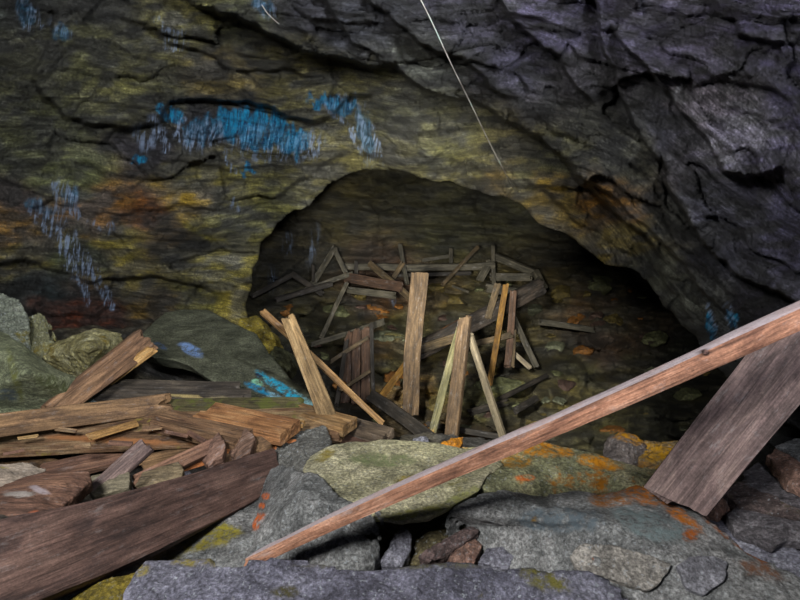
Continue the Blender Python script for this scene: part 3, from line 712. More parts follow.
# --- left hand boulders
rock('boulder', [(-60, 318, .62), (-10, 322, .60), (20, 342, .56), (56, 368, .46), (88, 382, .38), (82, 398, .32), (60, 406, .30), (26, 408, .30), (-60, 412, .30)],
     'large smooth green boulder at the left edge', GREEN, thick=.3, centre=(30, 372, .56), seed=61, amp=.22, layer=0, vox=.012,
     spots=[(15, 375, 5, 34, -14, (112, 116, 60)), (55, 385, 24, 12, 20, (84, 92, 56)), (8, 395, 14, 8, 0, (90, 104, 110))])
rock('stone_slab', [(-60, 402, .27), (20, 404, .27), (50, 406, .27), (62, 410, .26), (50, 420, .24), (20, 428, .22), (-60, 440, .2)], 'blue-grey slab beneath the green boulder', BLUISH, 'rock slab', thick=.07, seed=62, amp=.6)
rock('boulder', [(-40, 296, .72), (0, 292, .74), (18, 300, .70), (28, 316, .62), (26, 334, .52), (-40, 340, .5)], 'grey layered boulder at the left edge behind the green boulder', mat_rock(lin(74, 80, 72), lin(112, 118, 106), lin(136, 140, 128), lichen=lin(120, 112, 50), lth=.6, fol=(1, 1, 3)), thick=.3, seed=63, amp=.8)
rock('boulder', [(24, 330, .5), (28, 316, .6), (40, 312, .62), (50, 322, .58), (58, 342, .46), (48, 354, .4), (28, 352, .4)], 'rounded green-grey boulder between the layered boulder and yellow block', mat_rock(lin(76, 76, 56), lin(112, 112, 84), lin(130, 130, 104), lichen=lin(140, 124, 44), lth=.56), thick=.25, seed=64, amp=.7)
rock('stone', [(2, 332, .50), (20, 326, .5), (34, 338, .46), (30, 350, .42), (10, 346, .42)], 'yellow stained stone wedged above the green boulder', OCHRE, thick=.14, seed=65)
rock('boulder', [(42, 356, .42), (56, 344, .48), (76, 334, .54), (96, 329, .56), (122, 334, .52), (124, 348, .44), (104, 372, .32), (86, 386, .28), (66, 376, .3)],
     'pale yellow-grey angular block behind the leaning beam', OCHRE, thick=.25, centre=(88, 348, .55), seed=66, amp=.9)
rock('stone', [(60, 410, .22), (84, 398, .26), (104, 397, .26), (110, 404, .24), (80, 416, .2)], 'pale blue stone peeping out under the leaning beam', BLUISH, thick=.1, seed=67)
rock('stone_slab', [(128, 348, 3.35), (150, 324, 3.6), (166, 314, 3.7), (184, 307, 3.75), (208, 309, 3.75), (232, 322, 3.7), (256, 334, 3.65), (268, 350, 3.55), (276, 362, 3.45), (292, 380, 3.3), (312, 398, 3.15), (318, 408, 3.08), (286, 408, 3.05), (250, 400, 3.05), (214, 382, 3.1), (188, 364, 3.2), (152, 357, 3.25)],
     'large tilted dark green slab with bright blue copper stains', SLATE, 'rock slab', mode='d', centre=(220, 352, 3.36), ext=(0.02, .06, -.08), seed=71, amp=.28, vox=.010, layer=0,
     spots=[(283, 389, 40, 5.5, 32, (30, 150, 185)), (300, 398, 24, 4.5, 33, (150, 205, 215)), (270, 382, 16, 2.0, 33, (90, 190, 190)), (260, 376, 7, 2.5, 30, (8, 30, 60)), (285, 392, 22, 2.4, 33, (170, 225, 225)), (307, 402, 14, 2.5, 33, (160, 190, 210)),
            (258, 389, 18, 4.2, 24, (20, 120, 160)), (276, 397, 20, 4, 24, (120, 165, 185)), (270, 394, 12, 1.8, 24, (150, 195, 210)), (257, 382, 7, 3.5, 20, (120, 180, 150)), (292, 400, 10, 3, 20, (60, 84, 70)),
            (191, 350, 16, 6.0, 27, (110, 140, 190)), (193, 351, 12, 3.4, 27, (176, 194, 226)), (160, 346, 8, 3.0, 30, (50, 70, 100))])
for k, (ol, lab) in enumerate([([(236, 330, 3.9), (240, 318, 4.0), (256, 316, 4.1), (264, 326, 4.0), (260, 340, 3.9), (246, 340, 3.85)], 'yellow mossy stone at the left foot of the arch'),
                               ([(250, 342, 3.8), (260, 328, 3.9), (272, 332, 3.9), (276, 346, 3.8), (266, 356, 3.7)], 'second yellow stone touching the dark slab edge'),
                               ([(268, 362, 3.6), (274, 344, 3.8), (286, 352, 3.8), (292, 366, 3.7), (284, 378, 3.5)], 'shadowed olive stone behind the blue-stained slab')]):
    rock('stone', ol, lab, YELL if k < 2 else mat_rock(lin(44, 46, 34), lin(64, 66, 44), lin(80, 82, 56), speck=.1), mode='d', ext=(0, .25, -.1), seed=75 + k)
rock('stone', [(262, 462, .12), (272, 446, .18), (300, 432, .2), (326, 424, .22), (330, 446, .22), (316, 470, .2), (300, 486, .18), (270, 478, .12)],
     'speckled grey stone supporting the board ends, left of the pale slab', mat_rock(lin(74, 74, 72), lin(112, 112, 108), lin(136, 136, 132), speck=.6), thick=.25, seed=79)

# ------------------------------------------------------------------ timbers
W_RED = mat_wood(lin(64, 48, 42), lin(100, 74, 62), lin(124, 94, 76), pale=.3)
W_TAN = mat_wood(lin(66, 48, 36), lin(108, 82, 60), lin(142, 120, 92), moss=lin(128, 116, 50), mth=.60, pale=.3)
W_GOLD = mat_wood(lin(112, 82, 46), lin(158, 122, 74), lin(186, 156, 108), pale=.25)
W_ORNG = mat_wood(lin(116, 68, 34), lin(160, 100, 58), lin(186, 124, 78), pale=.25)
W_GREY = mat_wood(lin(66, 62, 58), lin(98, 92, 84), lin(126, 118, 106), pale=.35)
W_BRN = mat_wood(lin(72, 54, 40), lin(108, 84, 60), lin(136, 108, 78), pale=.3)
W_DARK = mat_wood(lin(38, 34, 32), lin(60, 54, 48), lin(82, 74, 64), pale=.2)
W_MOSS = mat_wood(lin(50, 46, 32), lin(76, 70, 46), lin(92, 86, 58), moss=lin(78, 82, 36), mth=.5, pale=.2)
W_PURP = mat_wood(lin(62, 52, 50), lin(98, 82, 80), lin(128, 110, 104), pale=.35)
W_CH = mat_wood(lin(40, 33, 22), lin(70, 58, 40), lin(94, 78, 56), pale=.3)       # chamber timbers
W_CHG = mat_wood(lin(38, 36, 30), lin(64, 60, 50), lin(86, 80, 68), pale=.35)
W_CHR = mat_wood(lin(42, 30, 24), lin(66, 48, 36), lin(84, 62, 48), pale=.25)
W_CHD = mat_wood(lin(22, 20, 18), lin(38, 34, 30), lin(54, 48, 42), pale=.2)
W_YEL = mat_wood(lin(66, 46, 18), lin(104, 74, 28), lin(126, 96, 42), pale=.2)

def board(name, A, B, w, t, mat, label, cat='timber', roll=0, seed=1, jag=(.03, .03), taper=(1, 1), bow=0.0, slant=(0, 0), round_=.18, spots=(), group=None, parent=None, up=None):
    A = np.array(A, float); B = np.array(B, float); L = np.linalg.norm(B - A)
    x = (B - A) / L; v = (A + B) / 2 - CAM; v /= np.linalg.norm(v)
    if up is not None:
        z = np.array(up, float); z = z - (z @ x) * x; z /= np.linalg.norm(z); y = np.cross(z, x)
    else:
        y = np.cross(x, v); y /= np.linalg.norm(y); z = np.cross(x, y)
        if z @ v > 0: y, z = -y, -z
    r = math.radians(roll); y, z = y * math.cos(r) + z * math.sin(r), -y * math.sin(r) + z * math.cos(r)
    so = seed * 3.17
    nl = int(np.clip(L / 0.018, 14, 110))
    # cross-section: rounded rectangle, walked round
    rr = round_ * t
    sec = []
    ny = max(4, int(w / 0.012)); ny = min(ny, 16); nz = max(2, min(8, int(t / 0.012)))
    for (sx, sy, n_) in ((1, 0, ny), (0, 1, nz), (-1, 0, ny), (0, -1, nz)):
        for k in range(n_):
            f = k / n_
            if sx: p = ((-w / 2 + f * w) * sx, -t / 2 * sx)
            else: p = (w / 2 * sy, (-t / 2 + f * t) * sy)
            sec.append(p)
    sec = np.array(sec)
    cx = np.clip(sec[:, 0], -w / 2 + rr, w / 2 - rr); cz = np.clip(sec[:, 1], -t / 2 + rr, t / 2 - rr)
    dv = sec - np.stack([cx, cz], 1); ln = np.linalg.norm(dv, axis=1); k = ln > rr
    dv[k] *= (rr / ln[k])[:, None]; sec = np.stack([cx, cz], 1) + dv
    m = len(sec); nrm = sec / np.array([w, t]); nrm = nrm / (np.linalg.norm(nrm, axis=1)[:, None] + 1e-9)
    U = np.linspace(0, 1, nl)
    VV = []
    ex0 = jag[0] * (0.6 * vn(st(sec[:, 0] * 70, sec[:, 1] * 40 + so), seed) + 0.6 * vn(st(sec[:, 0] * 22, sec[:, 1] * 22 + so), seed + 1)) + slant[0] * sec[:, 0]
    ex1 = jag[1] * (0.6 * vn(st(sec[:, 0] * 70, sec[:, 1] * 40 + so), seed + 2) + 0.6 * vn(st(sec[:, 0] * 22, sec[:, 1] * 22 + so), seed + 3)) + slant[1] * sec[:, 0]
    def ring(u, k, xi=None):
        X = np.full(m, u * L) + ex0 * (1 - u) ** 3 + ex1 * u ** 3
        tp = taper[0] + (taper[1] - taper[0]) * u
        q = np.stack([u * L * 2.2 + sec[:, 0] * 0 + so, sec[:, 0] * 55, sec[:, 1] * 55], 1)
        dsp = 0.0028 * fbm(q, 3, seed) + 0.05 * min(w, t) * fbm(np.stack([np.full(m, u * L * 6 + so), sec[:, 0] * 9, sec[:, 1] * 9], 1), 3, seed + 8)
        s2 = sec * tp + nrm * dsp[:, None]
        s2 = s2 * k
        off = bow * math.sin(math.pi * u)
        return np.stack([X, s2[:, 0] + 0.012 * L * vn(np.array([[u * L * 1.6 + so, 0, 0]]), seed)[0], s2[:, 1] + off], 1)
    for kk in (.12, .5, .85): VV.append(ring(0, kk))
    for u in U: VV.append(ring(u, 1))
    for kk in (.85, .5, .12): VV.append(ring(1, kk))
    V = np.array(VV); nr = len(V)
    for a, kk in ((0, .12), (1, .5), (2, .85)):
        V[a, :, 0] += jag[0] * 0.25 * fbm(V[a] * 90, 2, seed + 4); V[nr - 1 - a, :, 0] += jag[1] * 0.25 * fbm(V[nr - 1 - a] * 90, 2, seed + 5)
    V = V.reshape(-1, 3)
    i = np.arange(nr * m).reshape(nr, m); j = np.roll(i, -1, 1)
    Fq = np.stack([i[:-1], j[:-1], j[1:], i[1:]], 2).reshape(-1, 4)
    caps = []
    c0 = V[:m].mean(0); c1 = V[-m:].mean(0); n0 = len(V)
    V = np.vstack([V, c0, c1])
    f = [tuple(q) for q in Fq] + [(n0, int(j[0, q]), int(i[0, q])) for q in range(m)] + [(n0 + 1, int(i[-1, q]), int(j[-1, q])) for q in range(m)]
    # grid ring order -> outward normals
    me = bpy.data.meshes.new(name); me.from_pydata(V.tolist(), [], [tuple(map(int, q)) for q in f]); me.update()
    import bmesh
    bm = bmesh.new(); bm.from_mesh(me); bmesh.ops.recalc_face_normals(bm, faces=bm.faces)
    for fc in bm.faces: fc.smooth = True
    bm.to_mesh(me); bm.free()
    me.set_sharp_from_angle(angle=math.radians(28))
    M = np.eye(4); M[:3, 0] = x; M[:3, 1] = y; M[:3, 2] = z; M[:3, 3] = A
    if np.linalg.det(M[:3, :3]) < 0: M[:3, 1] *= -1
    world = V @ M[:3, :3].T + A
    paint(me, world, spots)
    o = link(name, me, mat)
    if parent is None: o.matrix_world = Matrix(M.tolist())
    else:
        o.parent = parent; o.matrix_parent_inverse = parent.matrix_world.inverted(); o.matrix_world = Matrix(M.tolist())
    return tag(o, label, cat, group)

def W(name, a, b, wpx, t, mat, label, cat='timber', mode='d', **k):
    fn = P if mode == 'd' else G
    A = fn(*a); B = fn(*b)
    d = (pix(A)[2] + pix(B)[2]) / 2
    return board(name, A, B, wpx * d / F, t, mat, label, cat, **k)

# --- the two big pieces on the right
rail = board('wooden_rail', P(264, 553, 1.62), P(850, 294, 1.34), .052, .052, mat_wood(lin(98, 66, 52), lin(148, 106, 84), lin(180, 140, 118), pale=.4, dust=lin(156, 146, 150)),
      'long square reddish rail crossing the picture from lower centre to right edge', 'rail', up=(0, .06, 1), seed=2, jag=(.02, .0), taper=(.72, 1.12), round_=.14, slant=(2.2, 0),
      spots=[(705, 351, 4, 4, 0, (70, 50, 50))])
board('wide_plank', P(675, 500, 1.80), P(806, 335, 1.62), .19, .035, W_PURP, 'wide purplish brown plank leaning under the long rail at right', 'plank', roll=0, seed=4, jag=(.004, .01), slant=(-.30, 0))

def nail(parent, px, py, d, r, mat):
    c = P(px, py, d); v = c - CAM; v /= np.linalg.norm(v)
    a = np.cross(v, [0, 0, 1]); a /= np.linalg.norm(a); b = np.cross(a, v)
    V = []; Fc = []
    for k, (rr_, h) in enumerate(((1, .3), (1, -.15), (.75, -.4), (.3, -.5))):
        for q in range(12):
            t_ = 2 * math.pi * q / 12; V.append(c + r * rr_ * (a * math.cos(t_) + b * math.sin(t_)) + v * r * h)
    for k in range(3):
        for q in range(12): Fc.append((k * 12 + q, k * 12 + (q + 1) % 12, k * 12 + 12 + (q + 1) % 12, k * 12 + 12 + q))
    Fc.append(tuple(range(36, 48)))
    me = bpy.data.meshes.new('nail_head'); me.from_pydata([tuple(x) for x in V], [], Fc); me.update()
    for p in me.polygons: p.use_smooth = True
    o = link('nail_head', me, mat); o.parent = parent; o.matrix_parent_inverse = parent.matrix_world.inverted()
    return o
bpy.context.view_layer.update()
RUST = mat_rock(lin(50, 36, 32), lin(84, 60, 54), lin(110, 86, 80), speck=.1)
nail(rail, 705, 352, 1.365, .007, RUST)['label'] = 'rusty nail head'

# --- left pile
board('dark_beam', P(-60, 600, 1.22), P(272, 470, 2.35), .20, .12, mat_wood(lin(56, 44, 42), lin(88, 68, 62), lin(108, 86, 78), pale=.3), 'massive dark brown beam running up from the bottom left corner', 'beam', seed=6, jag=(.01, .02), roll=-8, round_=.12, taper=(1.15, .82))
rock('thick_board', [(-40, 500, .42), (20, 478, .40), (46, 471, .40), (90, 470, .385), (92, 480, .37), (66, 503, .37), (40, 526, .385), (30, 522, .39), (24, 514, .40), (-40, 520, .43)], 'thick reddish board end with orange chipped corner on the dark beam', W_RED, 'board', thick=.05, seed=90, wood=True, grain=(1, .35, 0), jag=.3, vox=.006,
     spots=[(36, 518, 12, 8, 0, (150, 84, 56)), (40, 490, 14, 4, 20, (140, 130, 134)), (20, 494, 20, 4, 0, (130, 124, 120))])
rock('board_scrap', [(-30, 515, .45), (4, 514, .44), (12, 519, .43), (10, 528, .42), (-30, 545, .42)], 'dark sawn board corner at the left edge above the beam', W_DARK, 'board', thick=.04, seed=91, wood=True, grain=(1, .3, 0), jag=.3)
rock('log_stub', [(-30, 462, .36), (0, 464, .37), (30, 463, .36), (46, 468, .34), (40, 478, .32), (20, 486, .32), (-30, 486, .34)], 'pale broken log stub at the left edge above the reddish board', mat_wood(lin(96, 88, 80), lin(136, 124, 112), lin(164, 152, 140), moss=lin(120, 110, 40), mth=.6), 'log', thick=.07, seed=92, wood=True, grain=(1, .1, 0), jag=.6)
W('leaning_stick', (92, 494, .26), (146, 446, .36), 19, .05, W_PURP, 'short rounded stick end tilted up behind the dark beam', 'stick', mode='z', seed=12, round_=.45, jag=(.01, .012))
rock('board_block', [(90, 476, .30), (126, 466, .31), (130, 474, .30), (129, 487, .27), (94, 497, .27), (86, 490, .28)], 'short greenish grey block between reddish board and stick', mat_wood(lin(76, 72, 60), lin(106, 100, 84), lin(126, 118, 96), moss=lin(140, 110, 30), mth=.6), 'block', thick=.05, seed=93, wood=True, grain=(1, .3, 0), jag=.3)
W('plank', (136, 484, .24), (216, 446, .26), 15, .05, W_RED, 'reddish plank lying on the beam right of the stick', 'plank', mode='z', seed=14, roll=-20, slant=(.5, .2))
rock('board_block', [(134, 486, .27), (142, 472, .29), (178, 461, .29), (184, 470, .27), (182, 478, .25), (138, 492, .24)], 'grey-green board end nearest on the beam below the reddish plank', mat_wood(lin(76, 68, 54), lin(104, 92, 72), lin(122, 108, 84), moss=lin(130, 90, 50), mth=.62), 'block', thick=.03, seed=94, wood=True, grain=(1, .3, 0), jag=.3)
rock('broken_block', [(200, 458, .24), (206, 444, .28), (219, 431, .31), (226, 444, .29), (222, 456, .26), (208, 466, .23)], 'dark splintered block end, left of two standing on the beam', mat_wood(lin(74, 56, 50), lin(112, 86, 74), lin(140, 112, 98), pale=.4), 'block', thick=.05, seed=95, wood=True, grain=(.6, .5, .3), jag=1.2)
rock('broken_block', [(227, 452, .22), (230, 440, .25), (247, 427, .3), (256, 438, .27), (250, 452, .24), (236, 459, .22)], 'dark splintered block end, right of two standing on the beam', mat_wood(lin(60, 46, 40), lin(96, 74, 62), lin(122, 98, 84), pale=.4), 'block', thick=.05, seed=96, wood=True, grain=(.6, .5, .3), jag=1.2)
rock('board_block', [(250, 440, .24), (262, 431, .26), (272, 430, .26), (272, 444, .23), (262, 452, .21), (250, 450, .21)], 'small brown block end between the splintered block and orange board', W_BRN, 'block', thick=.05, seed=97, wood=True, grain=(.8, .5, 0), jag=.5)
W('thin_board', (262, 446, .20), (296, 444, .19), 9, .02, W_ORNG, 'short orange batten end on the speckled stone', 'batten', mode='z', seed=15, jag=(.006, .004))
W('thin_board', (180, 468, .22), (232, 452, .215), 9, .03, W_ORNG, 'orange-brown batten wedged between the splintered blocks and beam', 'batten', mode='z', seed=16, jag=(.01, .01))
W('thin_board', (214, 462, .2), (262, 449, .2), 9, .03, W_TAN, 'tan batten end peeping out right of the splintered blocks', 'batten', mode='z', seed=161, jag=(.01, .01))
# main boards
board('wide_board', G(-20, 438, .22), G(330, 425, .19), .23, .045, W_TAN, 'wide flat tan board spanning the pile, with grit and moss on it', 'board', up=(0, -.25, 1), seed=17, jag=(.05, .05), slant=(.9, -.3), spots=[(110, 440, 90, 4, 3, (142, 96, 60))])
board('board', G(140, 425, .225), G(332, 418, .21), .16, .03, mat_wood(lin(76, 58, 42), lin(118, 94, 66), lin(152, 130, 96), moss=lin(104, 98, 50), mth=.58), 'sandy board lying on the wide tan board, behind the golden lath', 'board', up=(0, -.2, 1), seed=18, jag=(.05, .02))
board('lath', G(196, 417, .27), G(304, 424, .26), .035, .018, W_GOLD, 'narrow golden lath on the boards, running right', 'lath', up=(0, -.3, 1), seed=19, jag=(.02, .004))
board('squared_timber', G(206, 414, .27), G(290, 433, .26), .15, .055, mat_wood(lin(98, 66, 44), lin(146, 104, 68), lin(174, 134, 94), pale=.3), 'squared orange timber with square sawn end above the speckled stone', 'timber', up=(0, -.1, 1), seed=20, jag=(.03, .002), round_=.06)
board('squared_timber', G(160, 420, .255), G(244, 441, .25), .13, .055, mat_wood(lin(76, 56, 44), lin(112, 86, 64), lin(140, 112, 86), pale=.3), 'brown squared timber with square sawn end left of the orange one', 'timber', up=(0, -.1, 1), seed=21, jag=(.03, .002), round_=.06)
board('crossing_beam', G(-40, 432, .33), G(163, 404, .28), .10, .06, mat_wood(lin(76, 58, 44), lin(118, 92, 66), lin(142, 112, 80), pale=.3), 'long brown beam lying across the top of the board pile at left', 'beam', roll=0, seed=22, jag=(.01, .05))
W('broken_stick', (90, 437, .27), (138, 423, .27), 8, .02, W_GOLD, 'short golden broken stick lying on the wide tan board', 'stick', mode='z', seed=23, round_=.3, jag=(.025, .012))
board('mossy_board', G(140, 413, .24), G(296, 412, .22), .20, .03, W_MOSS, 'green mossy board behind the sandy boards', 'board', up=(0, -.3, 1), seed=24, jag=(.03, .04))
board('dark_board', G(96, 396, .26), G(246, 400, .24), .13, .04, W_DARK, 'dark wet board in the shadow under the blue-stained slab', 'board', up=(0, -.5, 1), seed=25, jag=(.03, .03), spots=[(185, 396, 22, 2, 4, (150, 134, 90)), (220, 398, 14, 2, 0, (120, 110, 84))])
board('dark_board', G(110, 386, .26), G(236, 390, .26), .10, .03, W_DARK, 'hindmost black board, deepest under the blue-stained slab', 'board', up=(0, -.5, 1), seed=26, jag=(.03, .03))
board('rotten_board', G(-20, 446, .10), G(70, 474, .10), .10, .03, W_BRN, 'brown rotten board in the dark hollow at left', 'board', up=(0, -.3, 1), seed=27)
board('rotten_board', G(40, 474, .12), G(138, 452, .12), .09, .04, W_RED, 'reddish rotten board under the wide tan board', 'board', up=(0, -.5, 1), seed=28)
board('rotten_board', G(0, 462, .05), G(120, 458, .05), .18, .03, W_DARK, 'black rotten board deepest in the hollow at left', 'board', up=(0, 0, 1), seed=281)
board('short_board', G(140, 466, .12), G(214, 448, .13), .10, .03, W_BRN, 'brown board in the shade behind the reddish plank', 'board', up=(0, -.3, 1), seed=29)
board('orange_board', G(290, 416, .20), G(334, 421, .19), .12, .04, W_ORNG, 'bright orange board end touching the central leaning plank', 'board', up=(0, -.2, 1), seed=31, jag=(.01, .01))
board('board_end', G(290, 411, .21), G(350, 427, .20), .12, .055, mat_wood(lin(96, 72, 46), lin(136, 106, 70), lin(156, 130, 96)), 'tan sawn board end right of the central leaning plank', 'board', up=(0, -.1, 1), seed=32, jag=(.01, .003), round_=.06)
board('board_end', G(325, 418, .15), G(388, 437, .14), .10, .05, mat_wood(lin(52, 44, 38), lin(84, 72, 60), lin(108, 94, 80)), 'dark sawn board end right of the tan one', 'board', up=(0, -.1, 1), seed=33, jag=(.01, .006), round_=.06)
board('board_end', G(330, 441, .10), G(384, 440, .10), .06, .03, W_RED, 'reddish board end low behind the pale green slab', 'board', up=(0, -.2, 1), seed=34)
for k, (px, py, L_, an, c) in enumerate([(28, 437, 16, 8, 0), (66, 430, 22, -6, 1), (150, 428, 18, 5, 1), (176, 434, 24, -12, 2), (205, 424, 16, 12, 0), (120, 443, 20, -3, 2), (236, 413, 22, 2, 1), (168, 417, 12, -25, 0), (196, 437, 18, -30, 2), (14, 452, 20, 12, 2), (250, 427, 10, 30, 0), (84, 446, 14, 4, 1)]):
    a = math.radians(an); dx, dy = L_ / 2 * math.cos(a), -L_ / 2 * math.sin(a)
    W('wood_chip', (px - dx, py - dy, .272), (px + dx, py + dy, .272), 3.2 + (k % 3), .008, (W_GOLD, W_TAN, W_RED)[c], 'small %s wood chip lying loose on the board pile' % ('golden', 'tan', 'reddish')[c], 'wood chip', mode='z', seed=600 + k, jag=(.015, .015), group='%s wood chips on the boards' % ('golden', 'tan', 'reddish')[c])
# leaning split beam
sb = board('split_beam', G(50, 416, .30), P(142, 342, 2.95), .125, .07, mat_wood(lin(72, 54, 42), lin(108, 82, 62), lin(136, 106, 80), pale=.3), 'split brown beam tilted up at left with a splintered pale end', 'beam', seed=35, jag=(.01, .045), roll=12, taper=(.8, 1.15))
board('splinter', P(110, 379, 2.86), P(155, 347, 2.88), .05, .03, W_GOLD, None, None, seed=36, jag=(.03, .05), parent=sb, roll=30)['label'] = 'golden torn splinter along the underside'
# central pair
board('leaning_plank', P(287, 318, 3.05), P(336, 442, 2.62), .088, .03, mat_wood(lin(78, 64, 42), lin(118, 96, 66), lin(144, 122, 88), pale=.2), 'golden plank leaning left of centre, foot among the board ends', 'plank', seed=37, jag=(.03, .01), taper=(.88, 1.1), round_=.35)
board('thin_lath', P(262, 312, 3.3), P(384, 422, 3.0), .04, .02, mat_wood(lin(90, 66, 40), lin(128, 98, 62), lin(150, 120, 82), pale=.2), 'thin pale lath crossing behind the golden leaning plank', 'lath', seed=38, jag=(.012, .01), taper=(1.1, .8), roll=-30)

